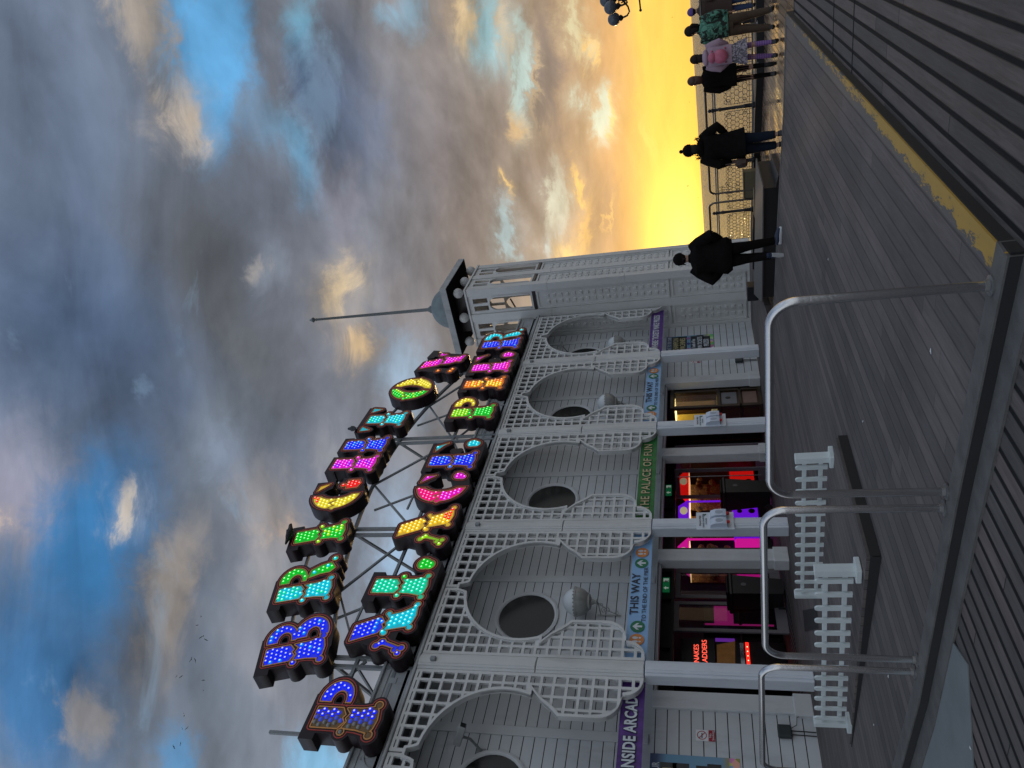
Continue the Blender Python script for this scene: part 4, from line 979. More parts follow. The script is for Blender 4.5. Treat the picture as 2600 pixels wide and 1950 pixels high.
# ------------------------------------------------------------------ globe wall lamps
GLB = mat('lamp_globe', (.62, .66, .68), .25, var=.03); GLB2 = mat('lamp_bowl', (.33, .33, .31), .45, grime=.4)
def wall_lamp(x, label):
    z = 4.18; y = YW-.40; t = empty('wall_lamp', (x, YW, 3.3), label, 'wall lamp', 'globe wall lamps in the arches')
    R_ = .275
    MB().ball((x, y, z), R_, 24).build('globe', GLB, t, smooth=True)
    pr = [(R_*1.02*math.sin(R(a)), -R_*1.02*math.cos(R(a))) for a in range(28, 95, 6)]
    bw = MB().lathe(pr, (x, y, z-.005), 24).build('bowl', GLB2, t, smooth=True)
    for k in range(6): MB().tube([(x+R_*1.03*math.sin(R(a))*math.cos(R(60*k)), y+R_*1.03*math.sin(R(a))*math.sin(R(60*k)), z-R_*1.03*math.cos(R(a))) for a in range(28, 92, 8)], .006, 5).build('rib', GLB2, bw)
    cr = MB(); cr.lathe([(R_*1.0, -.015), (R_*1.06, -.01), (R_*1.06, .02), (R_*1.0, .03)], (x, y, z), 24)
    for k in range(24): cr.ball((x+R_*1.05*math.cos(R(15*k)), y+R_*1.05*math.sin(R(15*k)), z+.03), .018, 6)
    cr.build('crown_band', GLB2, t)
    MB().lathe([(.03, -.42), (.055, -.40), (.035, -.37), (.05, -.34), (.06, -.30), (.15, -.27), (.16, -.235), (.13, -.22)], (x, y, z), 18).build('stem', GLB2, t, smooth=True)
    b = MB(); zb = z-.42; b.tube([(x, y, zb), (x, YW-.05, zb-.02)], .012, 6); b.tube([(x, YW-.03, zb+.05), (x, YW-.03, zb-.42)], .014, 6)
    b.tube([(x, y+.03, zb-.01), (x, y+.14, zb-.10), (x, y+.26, zb-.2), (x, YW-.04, zb-.36)], .009, 6)
    b.tube([(x, y+.22+p[0], zb-.14+p[1]) for p in spiral(0, 0, .10, 40, 1.6, 26)], .008, 5); b.tube([(x, y+.07+p[0], zb-.06+p[1]) for p in spiral(0, 0, .045, 90, 1.4, 18)], .007, 5)
    b.tube([(x, y+.30+p[0], zb-.33+p[1]) for p in spiral(0, 0, .05, 200, 1.3, 18)], .007, 5)
    b.build('scroll_bracket', GLB2, t)
wall_lamp(10.42, 'globe wall lamp with scroll bracket above the nearer blue banner'); wall_lamp(6.55, 'globe wall lamp half cut by the picture edge, above the purple banner')
wall_lamp(17.62, 'globe wall lamp above the farther blue banner'); wall_lamp(21.0, 'globe wall lamp in the last arch beside the tower')
def cctv(x, z, s, label):
    t = empty('security_camera', (x, YW, z), label, 'camera', 'security cameras on the set-back wall'); y = YW-.38*s
    M = Matrix.Translation((x, y, z+.10*s)) @ Matrix.Rotation(R(25), 4, 'X') @ Matrix.Rotation(R(20), 4, 'Z')
    MB().bbox(-.065*s, .065*s, -.22*s, .14*s, -.06*s, .06*s, .015, M).build('housing', mat('camera_white', (.38, .40, .40), .4), t)
    MB().box(-.045*s, .045*s, -.225*s, -.215*s, -.042*s, .042*s, M).build('lens_window', BLACK, t)
    MB().tube([(x, y, z+.04*s), (x+.02, y+.08, z-.06*s), (x+.01, YW-.04, z-.18*s)], .022*s, 8).bbox(x-.06, x+.06, YW-.03, YW-.004, z-.26*s, z-.10*s, .008).build('bracket', mat('bracket_grey', (.24, .25, .25), .5, grime=.7), t)
cctv(7.35, 5.75, 1.1, 'white security camera in the leftmost arch above the round window'); cctv(21.4, 5.98, .7, 'small security camera in the last arch by the tower')


# ------------------------------------------------------------------ the illuminated sign: one thing per letter
OFFC = (.16, .16, .17)
LC = {'blue': (.004, .02, 1.), 'cyan': (.0, .62, .80), 'teal': (.0, .70, .38), 'green': (.0, .62, .02), 'lime': (.32, .75, .0), 'yellow': (1., .62, .02), 'orange': (1., .22, .005),
      'red': (1., .012, .008), 'pink': (1., .0, .22), 'magenta': (.85, .0, .72), 'purple': (.34, .0, 1.), 'sky': (.0, .18, 1.), 'gold': (.9, .75, .03)}
def bulbmat(n):
    if n == 'off': return mat('bulb_off', (.30, .30, .28), .25, var=.05)
    if n == 'dim': return mat('bulb_dim_blue', (.1, .1, .3), .3, emit=(.02, .06, .7), estr=.45, var=0)
    c = LC[n]; k = 'bulb_'+n
    if k in MATS: return MATS[k]
    m = bpy.data.materials.new(k); m.use_nodes = True; m.node_tree.nodes.clear(); t = NT(m.node_tree)
    o = t.new('ShaderNodeOutputMaterial'); e = t.new('ShaderNodeEmission'); t.link(e.outputs[0], o.inputs[0])
    # a clear dome over a lamp: hot in the middle, coloured at the rim
    g = t.new('ShaderNodeTexCoord').outputs['Object']
    r_ = t.vmath('LENGTH', t.vmath('MULTIPLY', g, (1, 1, 0)))
    hot = t.rng(r_, .004, .021, 1, 0, True)
    b_ = tuple(min(1., v*1.2+.42) for v in c)
    t.link(t.mix(hot, tuple(v*.8 for v in c), tuple(v*1.5 for v in b_)), e.inputs[0]); e.inputs[1].default_value = 1.25
    MATS[k] = m; return m
BULB = {}
def bulb_mesh(n):
    if n not in BULB:
        k = 10; vs = [(0, 0, .024)]; fs = []
        for r_, z in ((.018, .020), (.031, .010), (.035, 0.)):
            vs += [(r_*math.cos(2*math.pi*j/k), r_*math.sin(2*math.pi*j/k), z) for j in range(k)]
        fs += [(0, 1+j, 1+(j+1) % k) for j in range(k)]
        for i in range(2): fs += [(1+i*k+j, 1+(i+1)*k+j, 1+(i+1)*k+(j+1) % k, 1+i*k+(j+1) % k) for j in range(k)]
        me = bpy.data.meshes.new('bulb'); me.from_pydata(vs, [], fs); me.shade_smooth(); me.materials.append(bulbmat(n)); BULB[n] = me
    return BULB[n]
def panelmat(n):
    '''enamelled recess, given emission that imitates the glow of the bulbs on it'''
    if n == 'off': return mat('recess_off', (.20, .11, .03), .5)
    c = LC[n]; return mat('recess_'+n, tuple(v*.25+.02 for v in c), .5, emit=c, estr=.5, var=.1, scale=9)  # bulb glow put into the panel as emission; no lamp behind it

def stem(r, cx, lean=0., w=.155, y1=.985, foot=.235, mid=(-1, 1)):
    '''upper bar, ragged waist, lower bar flaring to curled feet; returns lit field'''
    L = lambda y: cx+lean*(y-.5)
    up = r.poly([(L(y1)-w, y1), (L(y1)+w, y1), (L(.57)+w, .60), (L(.55)+w*.35, .53), (L(.55)+.01, .565), (L(.55)-w*.4, .515), (L(.57)-w, .575)])
    lo = r.poly([(L(.46)-w*.95, .50), (L(.46)-w*.3, .455), (L(.46), .49), (L(.46)+w*.5, .44), (L(.46)+w*1.0, .52), (L(.3)+w*1.05, .28), (L(.1)+foot*.86, .09), (L(.02)+foot*.6, .045), (L(.04), .02), (L(.02)-foot*.6, .045), (L(.1)-foot*.86, .09), (L(.3)-w*1.05, .28)])
    f = umin(up, lo)
    for s in (-1, 1): f = umin(f, r.circ(L(.07)+s*foot, .065, .048))
    for s in mid: f = umin(f, r.circ(L(.5)+s*(w+.055), .50, .042))
    return f
def capblk(r, cx, lean=0., a=.33, b=.30):
    L = cx+lean*.48
    return r.box(L-a, L+b, .90, 1.09)
def bowl(r, cx, cy, ro, ri, sy=1.):
    d = np.hypot(r.X-cx, (r.Y-cy)/sy); return umax(d-ro, ri-d, cx-.04-r.X)
def crescent(r, cx, cy, ax, ay, side, th=.15):
    o = r.ell(cx, cy, ax, ay); i = r.ell(cx-side*th*.75, cy, ax*.62, ay*.86)
    g = np.abs(r.Y-cy-.03-.05*np.sin(r.X*40))-.022
    f = umax(o, -i, -side*(r.X-cx)+.06, -g)
    f = umin(f, r.circ(cx+side*(ax-.06)-side*.2, cy+.02, .04), r.circ(cx+side*(ax+.0), cy-.02, .035))
    return f
def glyph(ch):
    r = Raster(-.84, .84, -.20, 1.20, .0085)
    lit = black = None; X, Y = r.X, r.Y
    if ch == 'I': lit = stem(r, 0); black = capblk(r, 0)
    elif ch in 'BPR':
        c = -.30; lit = stem(r, c, mid=(-1,)); black = umin(r.box(c-.33, .05, .90, 1.09), r.box(c, .05, .46, .56))
        b1 = umax(np.hypot((r.X-.02)/1.05, (r.Y-.77)/.90)-.27, -(np.hypot((r.X+.02)/1.1, (r.Y-.72)/.8)-.155), -.04-r.X)
        lit = umin(lit, b1); black = umin(black, umax(np.hypot(r.X-.0, (r.Y-.76))-.30, .1-np.hypot(X+.03, Y-.74), -.2-X))
        if ch == 'B':
            b2 = umax(np.hypot((r.X-.04)/1.12, (r.Y-.27)/.95)-.29, -(np.hypot((r.X-.0)/1.1, (r.Y-.24)/.8)-.15), -.02-r.X)
            lit = umin(lit, b2); black = umin(black, umax(np.hypot((X-.02)/1.1, Y-.27)-.31, .09-np.hypot(X+.0, Y-.25), -.2-X), r.box(c, .05, -.07, .04))
        if ch == 'R':
            leg = umin(r.poly([(.02, .50), (.20, .47), (.29, .30), (.33, .12), (.18, .03), (.09, .12), (.08, .3)]), r.circ(.42, .07, .05))
            lit = umin(lit, leg)
    elif ch == 'L': lit = umin(stem(r, -.14), r.circ(.38, .22, .125), r.circ(.36, .13, .10)); black = umin(capblk(r, -.14), r.box(-.2, .42, -.07, .06))
    elif ch == 'E':
        c = -.22; lit = umin(stem(r, c, mid=(-1,)), r.circ(.36, .20, .115), r.circ(.34, .12, .09), r.poly([(.12, .975), (.30, .975), (.40, .74), (.32, .84)]))
        black = umin(capblk(r, c), r.box(-.2, .40, .92, 1.09), r.box(-.2, .38, -.07, .06), umin(r.circ(.12, .56, .07), r.circ(.12, .44, .07), r.box(-.1, .1, .46, .54)))
    elif ch == 'H': lit = umin(stem(r, -.34), stem(r, .34)); black = umin(capblk(r, -.34, a=.26, b=.24), capblk(r, .34, a=.24, b=.26), r.box(-.3, .3, .44, .57))
    elif ch == 'T':
        lit = umin(stem(r, 0, y1=.93), r.poly([(-.46, .965), (-.30, .965), (-.42, .74)]), r.poly([(.46, .965), (.30, .965), (.42, .74)])); black = umin(r.box(-.48, .48, .90, 1.08), r.poly([(-.48, 1.0), (-.3, .95), (-.44, .70)]), r.poly([(.48, 1.), (.3, .95), (.44, .7)]))
    elif ch == 'O':
        lit = umin(crescent(r, 0, .5, .46, .50, -1), crescent(r, 0, .5, .46, .50, 1)); black = umax(r.ell(0, .5, .49, .53), -r.ell(0, .5, .17, .30))
    elif ch == 'C':
        lit = umin(crescent(r, .02, .5, .46, .50, -1), r.circ(.34, .22, .10), r.circ(.30, .14, .07), r.poly([(.16, .99), (.34, .93), (.36, .72), (.26, .86)]))
        black = umin(umax(r.ell(.02, .5, .49, .54), -r.ell(.06, .52, .20, .33), -r.box(.1, .9, .36, .70)), r.box(.24, .42, .74, 1.04), r.circ(.33, .24, .15))
    elif ch == 'G':
        lit = umin(crescent(r, .02, .5, .46, .50, -1), r.poly([(.14, .98), (.30, .95), (.36, .74), (.26, .84)]), r.poly([(.16, .36), (.42, .36), (.42, .12), (.30, .07), (.17, .12)]), r.circ(.28, .44, .05))
        black = umin(umax(r.ell(.02, .5, .49, .54), -r.ell(.04, .54, .20, .30), -r.box(.1, .9, .48, .68)), r.box(.24, .42, .74, 1.04), r.box(.06, .46, .05, .42))
    elif ch == 'A':
        lit = umin(stem(r, .10, lean=-.42, mid=(1,)), r.circ(-.36, .07, .048), r.circ(-.46, .10, .04), r.circ(-.40, .17, .04), r.circ(-.26, .42, .055), r.circ(-.33, .50, .05), r.poly([(-.30, .42), (-.24, .40), (-.34, .12), (-.38, .12)]))
        lit = umin(lit, r.circ(-.08, .46, .05)); black = umin(r.poly([(-.20, 1.03), (.06, 1.03), (-.28, .05), (-.48, .05)]), r.box(-.3, .2, .24, .32))
    elif ch == 'N':
        lit = umin(stem(r, .03, lean=-.50, mid=(1,), foot=.12), r.circ(-.40, .07, .05), r.circ(-.30, .05, .04), r.circ(-.42, .42, .045), r.circ(.36, .70, .055), r.circ(.38, .62, .04))
        black = umin(r.box(-.46, -.30, .03, 1.0), r.box(.28, .44, .0, .98), r.box(-.5, -.05, .92, 1.07), r.box(.2, .55, .9, 1.07), r.poly([(-.34, 1.), (-.1, 1.), (.44, .0), (.2, .0)]))
    case = umin(lit-.095, (black-.02) if black is not None else lit)
    case = umax(case, Y-1.12)
    return r, lit, case
GL = {}
def letter(ch, x, z, rot, cfun, label, depth=.34):
    if ch not in GL:
        r, lit, case = glyph(ch)
        cs = r.contours(case, .004); ls = r.contours(lit+.004, .003); red = r.contours(np.abs(lit-.052)-.0075, .002); gold = r.contours(np.abs(lit-.012)-.009, .002)
        pts = []; px, py = .080, .078; row = 0; y = .02
        while y < 1.0:
            xx = -.7+(px/2 if row % 2 else 0)
            while xx < .7:
                i = int((xx-r.x0)/r.h); j = int((y-r.y0)/r.h)
                if lit[j, i] < -.024: pts.append((xx, y))
                xx += px
            y += py; row += 1
        # small curls too narrow for the grid get one lamp each
        f = r.contours(lit+.0, .002)
        for c in f:
            c = np.array(c); m = c.mean(0)
            if np.ptp(c[:, 0]) < .13 and np.ptp(c[:, 1]) < .13 and all(np.hypot(m[0]-a, m[1]-b) > .05 for a, b in pts): pts.append((float(m[0]), float(m[1])))
        GL[ch] = (cs, ls, red, gold, pts)
    cs, ls, red, gold, pts = GL[ch]; s = 1.2
    MX = Matrix.Translation((x, YL, z)) @ XZ @ Matrix.Rotation(R(rot), 4, 'Z') @ Matrix.Scale(s, 4)
    t = empty('sign_letter', (x, YL, z), label, 'sign letter', 'illuminated letters of the pier sign')
    mesh_obj('case', curve_mesh(cs, depth/s, MX @ Matrix.Translation((0, 0, -depth/s)), 'case'), CASE, t)
    mesh_obj('red_outline', curve_mesh(red, .006, MX, 'red'), TRIMR, t); mesh_obj('gold_outline', curve_mesh(gold, .009, MX, 'gold'), TRIMG, t)
    # the recess panels, one per colour region
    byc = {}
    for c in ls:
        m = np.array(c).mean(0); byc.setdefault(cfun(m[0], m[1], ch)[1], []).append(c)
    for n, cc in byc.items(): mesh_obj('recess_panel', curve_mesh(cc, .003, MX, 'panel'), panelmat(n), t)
    for k, (a, b) in enumerate(pts[:99]):
        o = bpy.data.objects.new('bulb', bulb_mesh(cfun(a, b, ch)[0])); COL.objects.link(o)
        o.matrix_world = MX @ Matrix.Translation((a, b, .004)); o.parent = t; o.matrix_parent_inverse = Matrix.Translation(-Vector(t.location))
    return t
def cf(f):
    def g(x, y, ch):
        v = f(x, y); return v if isinstance(v, tuple) else (v, v)
    return g
YL = 10.74
YL_rows = YL
ZB = 7.08
pick = lambda *a: random.choice(a)
# lower line
letter('P', 7.46, ZB, 0, cf(lambda x, y: ('off', 'off') if (x < -.36 and y < 1) else (('dim', 'off') if x < -.28 else ('blue', 'off' if x < -.1 else 'blue'))), 'first letter P of PALACE, blue with its left rows of bulbs unlit')
letter('A', 9.02, ZB, 0, cf(lambda x, y: 'blue' if (x < -.12 and y < .5) or y > .66 else ('sky' if y > .56 else 'cyan')), 'first letter A of PALACE, blue above and cyan below')
letter('L', 10.28, ZB, 0, cf(lambda x, y: 'green' if x > .2 or (x > 0 and y > .4) else 'teal'), 'letter L of PALACE, turquoise with a green curl')
letter('A', 11.88, ZB, 0, cf(lambda x, y: ('red' if (y < .2 and x > .2) or (x > .05 and .44 < y < .56) else ('lime' if x < -.2 else 'yellow'), 'lime' if x < -.2 else 'yellow')), 'second letter A of PALACE, yellow with red specks')
letter('C', 13.26, ZB, 0, cf(lambda x, y: 'magenta' if (x > .1 or y < .45) and y < .95 else 'pink'), 'letter C of PALACE, glowing pink and magenta')
letter('E', 14.55, ZB, 0, cf(lambda x, y: 'cyan' if x > .08 else ('sky' if random.random() < .25 else 'blue', 'blue')), 'last letter E of PALACE, blue with cyan tips')
letter('P', 16.80, ZB, 0, cf(lambda x, y: 'gold' if x > -.08 else ('lime' if y > .6 else 'green', 'green')), 'first letter P of PIER, green with a yellow bowl')
letter('I', 17.92, ZB, 0, cf(lambda x, y: ('orange' if abs(x) > .14 else ('orange' if y > .85 or random.random() < .2 else 'yellow'), 'orange')), 'letter I of PIER, orange and yellow')
letter('E', 19.12, ZB, 0, cf(lambda x, y: ('pink' if .2 > x and y < .15 else 'magenta', 'magenta')), 'letter E of PIER, all magenta')
letter('R', 20.64, ZB, 0, cf(lambda x, y: 'cyan' if x > -.08 else ('sky' if random.random() < .2 else 'blue', 'blue')), 'last letter R of PIER, blue stem and cyan bowl beside the tower')
# arched upper line: (x, z of the foot of the middle, tilt)
def up(ch, x, z, rot, f, label): letter(ch, x, z, rot, cf(f), label)
up('B', 8.92, 8.80, 15.5, lambda x, y: ('sky' if random.random() < .15 else 'blue', 'blue'), 'letter B of BRIGHTON, deep blue at the left end of the arched line')
up('R', 10.42, 9.28, 13, lambda x, y: ('green' if x > -.1 and (y > .6 or random.random() < .35) else ('teal' if random.random() < .3 else 'cyan'), 'green' if x > -.1 else 'cyan'), 'letter R of BRIGHTON, turquoise turning green')
up('I', 11.80, 9.60, 13, lambda x, y: ('lime' if abs(x) > .14 or (random.random() < .2 and y < .6) else 'green', 'green'), 'letter I of BRIGHTON, green with a bird on top')
up('G', 13.14, 9.76, 6, lambda x, y: ('red' if y > .82 else 'gold') if x < .1 else ('red' if y < .5 or random.random() < .6 else 'yellow'), 'letter G of BRIGHTON, yellow with red ends')
up('H', 14.70, 9.76, 0, lambda x, y: (('purple' if random.random() < .25 else 'magenta'), 'magenta') if x < 0 else ('sky' if random.random() < .3 else 'blue', 'blue'), 'letter H of BRIGHTON, magenta left stem and blue right stem')
up('T', 16.28, 9.62, -2, lambda x, y: ('teal' if random.random() < .2 else 'cyan', 'cyan'), 'letter T of BRIGHTON, cyan with a bird perched on it')
up('O', 17.76, 9.34, -11, lambda x, y: ('lime' if random.random() < .25 and x < 0 else ('green' if x < 0 else 'gold'), 'green' if x < 0 else 'gold'), 'letter O of BRIGHTON, green left side and yellow right side')
up('N', 19.22, 8.78, -13, lambda x, y: 'orange' if x < -.2 and y < .6 else ('pink' if random.random() < .2 else 'magenta', 'magenta'), 'last letter N of BRIGHTON, magenta with orange curls below the roof slab')

# steel frame carrying the letters
fr = empty('steel_truss', (13.5, 11.3, 7), 'grey painted lattice steel frame behind the sign letters', 'frame')
def tubeb(name, pts, r_=.045, n=4): MB().tube(pts, r_, n).build(name, STEELP, fr)
def archz(x): return 9.82-.0335*(x-14.3)**2*(1. if x < 14.3 else 1.25)
AX = [7.6, 8.52, 10.3, 12.13, 13.9, 15.74, 17.5, 19.35, 20.6]
YB = 11.12
tubeb('top_chord', [(x, YB, archz(x)-.02) for x in np.linspace(7.7, 20.3, 26)], .05); tubeb('upper_chord', [(x, YB, archz(x)+.95) for x in np.linspace(8.4, 19.6, 24)], .04)
tubeb('lower_chord', [(6.6, YB, 7.3), (21.2, YB, 7.3)], .045); tubeb('middle_chord', [(6.9, YB, 8.15), (21.0, YB, 8.15)], .045)
for x in PX[1:5]:
    for o in (-.10, .10): MB().bbox(x+o-.035, x+o+.035, YB-.04, YB+.04, 6.9, archz(x)+.7, .005).build('post', STEELP, fr)
    tubeb('back_stay', [(x, YB+.04, archz(x)), (x, YB+2.6, 7.1)], .04); tubeb('back_brace', [(x, YB+.04, 8.2), (x, YB+1.55, 8.0)], .03)
MB().bbox(6.97, 7.025, YB-.03, YB+.03, 7.2, 9.25, .005).build('post', STEELP, fr)
for x0, x1 in zip(PX[1:4], PX[2:5]):
    m_ = (x0+x1)/2
    tubeb('diagonal', [(x0+.1, YB+.05, 8.2), (m_, YB+.05, archz(m_))], .033); tubeb('diagonal', [(x1-.1, YB+.05, 8.2), (m_, YB+.05, archz(m_))], .033)
    tubeb('diagonal', [(m_-.3, YB+.07, 7.3), (x0+.1, YB+.07, 8.1)], .03); tubeb('diagonal', [(m_+.3, YB+.07, 7.3), (x1-.1, YB+.07, 8.1)], .03)
    tubeb('strut', [(m_-.9, YB+.1, 8.62), (m_+.2, YB+.1, 8.62)], .03); tubeb('diagonal', [(m_-.1, YB+.1, 8.15), (m_-.9, YB+.12, 9.5)], .03)
tubeb('diagonal', [(8.6, YB+.05, 8.0), (7.7, YB+.05, 8.6)], .033); tubeb('diagonal', [(19.3, YB+.05, 8.2), (20.2, YB+.05, 8.6)], .033)


# ------------------------------------------------------------------ corner tower
tw = empty('corner_tower', (23.75, 10.95, 0), 'tall white square tower with domed roof slab, ball finials and a long spike', 'tower')
TX0, TX1, TY0, TY1 = 22.66, 24.80, 9.85, 12.0
MB().box(TX0+.10, TX1-.10, TY0+.10, TY1-.10, -.15, 6.92).build('body', CREAM, tw)
MB().box(TX0+.02, TX1-.02, TY0+.02, TY1-.02, 6.90, 6.99).build('belfry_floor', DARK, tw)
def face(M, w):
    '''one tower face in local coordinates: x along the face, y up, z outwards'''
    pil = [(0, .26), (w/2-.15, w/2+.15), (w-.26, w)]
    for a, b in pil:
        for z0, z1 in ((-.12, 3.855), (3.865, 6.425), (6.435, 9.28)):
            MB().prism([(a+(.004 if a == 0 else .012), z0), (b-(.004 if b == w else .012), z0), (b-(.004 if b == w else .012), z1), (a+(.004 if a == 0 else .012), z1)], -.14, .0, M).build('pilaster', CREAM, tw)
        for z0, z1 in ((-.12, 9.27),): MB().prism([(a+.02, z0), (b-.02, z0), (b-.02, z1), (a+.02, z1)], -.15, -.016, M).build('pilaster_backing', CREAM, tw)
    MB().prism([(.0, -.13), (w, -.13), (w, .06), (.0, .06)], -.01, .012, M).build('plinth', CREAM, tw)
    for (a, b) in ((.26, w/2-.15), (w/2+.15, w-.26)):
        for z0, z1 in ((.12, 2.42), (2.48, 6.86)):
            mb = MB(); mb.prism([(a, z0), (b, z0), (b, z1), (a, z1)], -.11, -.07, M)
            mb.prism([(a, z0), (a+.055, z0), (a+.055, z1), (a, z1)], -.07, -.035, M); mb.prism([(b-.055, z0), (b, z0), (b, z1), (b-.055, z1)], -.07, -.035, M)
            mb.prism([(a+.055, z0), (b-.055, z0), (b-.055, z0+.06), (a+.055, z0+.06)], -.07, -.036, M); mb.prism([(a+.055, z1-.06), (b-.055, z1-.06), (b-.055, z1), (a+.055, z1)], -.07, -.036, M)
            n = int((z1-z0-.2)/.225); m = (a+b)/2
            for i in range(n):
                z = z0+.12+i*.225
                for cx in (m-.115, m+.115):
                    # raised square stud with sloping sides
                    q0 = [(cx-.062, z), (cx+.062, z), (cx+.062, z+.125), (cx-.062, z+.125)]; q1 = [(cx-.045, z+.02), (cx+.045, z+.02), (cx+.045, z+.11), (cx-.045, z+.11)]
                    vs = [M @ Vector((x, y, -.0695)) for x, y in q0]+[M @ Vector((x, y, -.035)) for x, y in q1]
                    mb.add(vs, [(4, 5, 6, 7), (0, 1, 5, 4), (1, 2, 6, 5), (2, 3, 7, 6), (3, 0, 4, 7)])
            mb.build('studded_panel', CREAM, tw)
        # belfry opening: arch with two slots above
        r = Raster(a-.02, b+.02, 6.92, 9.28, .01); c = (a+b)/2; hw = (b-a)/2
        pan = r.box(a, b, 6.93, 9.27)
        rr = hw-.10
        hole = umin(r.box(c-rr, c+rr, 7.06, 8.35-rr*.4), r.ell(c, 8.35-rr*.4, rr, rr*1.1)); s1 = r.box(c-rr, c-.045, 8.58, 9.10); s2 = r.box(c+.045, c+rr, 8.58, 9.10)
        f = umax(pan, -umin(hole, s1, s2)); mesh_obj('belfry_arch', curve_mesh(r.contours(f, .003), .06, M @ Matrix.Translation((0, 0, -.09)), 'arch'), CREAM, tw)
        mesh_obj('arch_moulding', curve_mesh(r.contours(umax(np.abs(hole-.025)-.02, 7.1-r.Y), .003), .03, M @ Matrix.Translation((0, 0, -.03)), 'am'), CREAM, tw)
FR = lambda p, ax: Matrix(((ax[0][0], 0, ax[1][0], p[0]), (ax[0][1], 0, ax[1][1], p[1]), (0, 1, 0, 0), (0, 0, 0, 1)))
Wd = TX1-TX0; Wy = TY1-TY0
face(FR((TX0, TY0), ((1, 0), (0, -1))), Wd)          # towards the camera side (-Y)
face(FR((TX0, TY1), ((0, -1), (-1, 0))), Wy)         # towards the arcade front (-X)
face(FR((TX1, TY0), ((0, 1), (1, 0))), Wy); face(FR((TX1, TY1), ((-1, 0), (0, 1))), Wd)
MB().box(TX0-.03, TX1+.03, TY0-.03, TY1+.03, 9.27, 9.33).build('cornice', CREAM, tw)
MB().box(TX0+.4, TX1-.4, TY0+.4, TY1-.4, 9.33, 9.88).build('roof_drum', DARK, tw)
for x in (TX0+.13, (TX0+TX1)/2, TX1-.13):
    for y in (TY0+.13, (TY0+TY1)/2, TY1-.13):
        if (x, y) != ((TX0+TX1)/2, (TY0+TY1)/2): MB().ball((x, y, 9.58), .175, 16).build('ball', CREAM, tw, smooth=True)
cx, cy = (TX0+TX1)/2, (TY0+TY1)/2
MB().box(TX0-.22, TX1+.22, TY0-.22, TY1+.22, 9.852, 9.90).build('roof_soffit', mat('shade_black_soffit', (.012, .012, .013), .95, spec=.05), tw)  # near-black underside: shade below the slab put into the colour
sl = MB(); o_ = .24
sl.add([(cx+sx*(Wd/2+o_), cy+sy*(Wy/2+o_), z) for z in (9.86, 10.08) for sx, sy in ((-1, -1), (1, -1), (1, 1), (-1, 1))]+[(cx+sx*.7, cy+sy*.7, 10.28) for sx, sy in ((-1, -1), (1, -1), (1, 1), (-1, 1))],
       [(3, 2, 1, 0), (0, 1, 5, 4), (1, 2, 6, 5), (2, 3, 7, 6), (3, 0, 4, 7), (4, 5, 9, 8), (5, 6, 10, 9), (6, 7, 11, 10), (7, 4, 8, 11), (8, 9, 10, 11)])
sl.build('roof_slab', ROOFW, tw)
LEAD = mat('dome_lead', (.17, .21, .22), .55, var=.25, scale=2.5, grime=.4)
dm_ = MB().lathe([(.80, 0), (.80, .06)]+[(.76*math.cos(R(a)), .06+.78*math.sin(R(a))) for a in range(0, 88, 8)], (cx, cy, 10.2), 28).build('dome', LEAD, tw, smooth=True)
MB().lathe([(.14, .0), (.14, .12), (.09, .16), (.085, .2), (.065, .21), (.045, 4.75), (.06, 4.77), (.03, 4.80), (.10, 4.90), (.02, 5.05), (.004, 5.08)], (cx, cy, 11.0), 14).build('spike', mat('spike_paint', (.15, .17, .175), .5, grime=.4), tw, smooth=True)
# dark water tank glimpsed through the belfry
MB().tube([(cx-.5, cy+.35, 7.05), (cx-.1, cy+.2, 7.9), (cx+.5, cy+.1, 8.2)], .03, 6).build('inner_pipe', IRON, tw)

# ------------------------------------------------------------------ twin-globe street lamp at the pier edge
lp = empty('street_lamp', (19.9, 1.55, 0), 'black ornate street lamp with pale glass globes at the picture corner', 'street lamp')
LX, LY = 19.9, 1.62
MB().lathe([(.16, 0), (.16, .25), (.10, .32), (.085, .8), (.06, .9), (.052, 2.3), (.07, 2.33), (.05, 2.36), (.075, 2.44), (.05, 2.5), (.045, 2.66), (.07, 2.7), (.05, 2.74), (.04, 2.95), (.10, 3.0), (.04, 3.05)], (LX, LY, 0), 14).build('column', IRON, lp, smooth=True)
MB().tube([(LX-.1, LY-.30, 2.44), (LX+.1, LY+.34, 2.44)], .02, 8).ball((LX+.1, LY+.36, 2.44), .035, 8).ball((LX-.1, LY-.32, 2.44), .035, 8).build('ladder_bar', IRON, lp, smooth=True)
GL2 = mat('street_globe', (.08, .095, .12), .3, var=.05)
def sc(sx, sy):
    arm = MB(); D_ = Vector((sx, sy, 0)).normalized()
    P_ = lambda a, b: Vector((LX, LY, 0))+D_*a+Vector((0, 0, b))
    arm.tube([P_(.04, 2.85), P_(.14, 2.78), P_(.24, 2.72), P_(.36, 2.70), P_(.44, 2.76), P_(.47, 2.86)], [.03, .022, .02, .02, .022, .025], 8)
    arm.tube([P_(.10+p[0], 2.86+p[1]) for p in spiral(0, 0, .09, 250, 1.4, 22)], .014, 6); arm.lathe([(.03, 0), (.06, .03), (.075, .06), (.05, .09)], P_(.47, 2.86), 12)
    arm.build('scroll_arm', IRON, lp, smooth=True); MB().ball(P_(.47, 3.08), .150, 20).build('globe', GL2, lp, smooth=True)
sc(.30, 1.); sc(-.3, -1.); sc(1., -.30); sc(-1., .3)
MB().ball((LX, LY, 3.20), .155, 20).build('globe', GL2, lp, smooth=True)

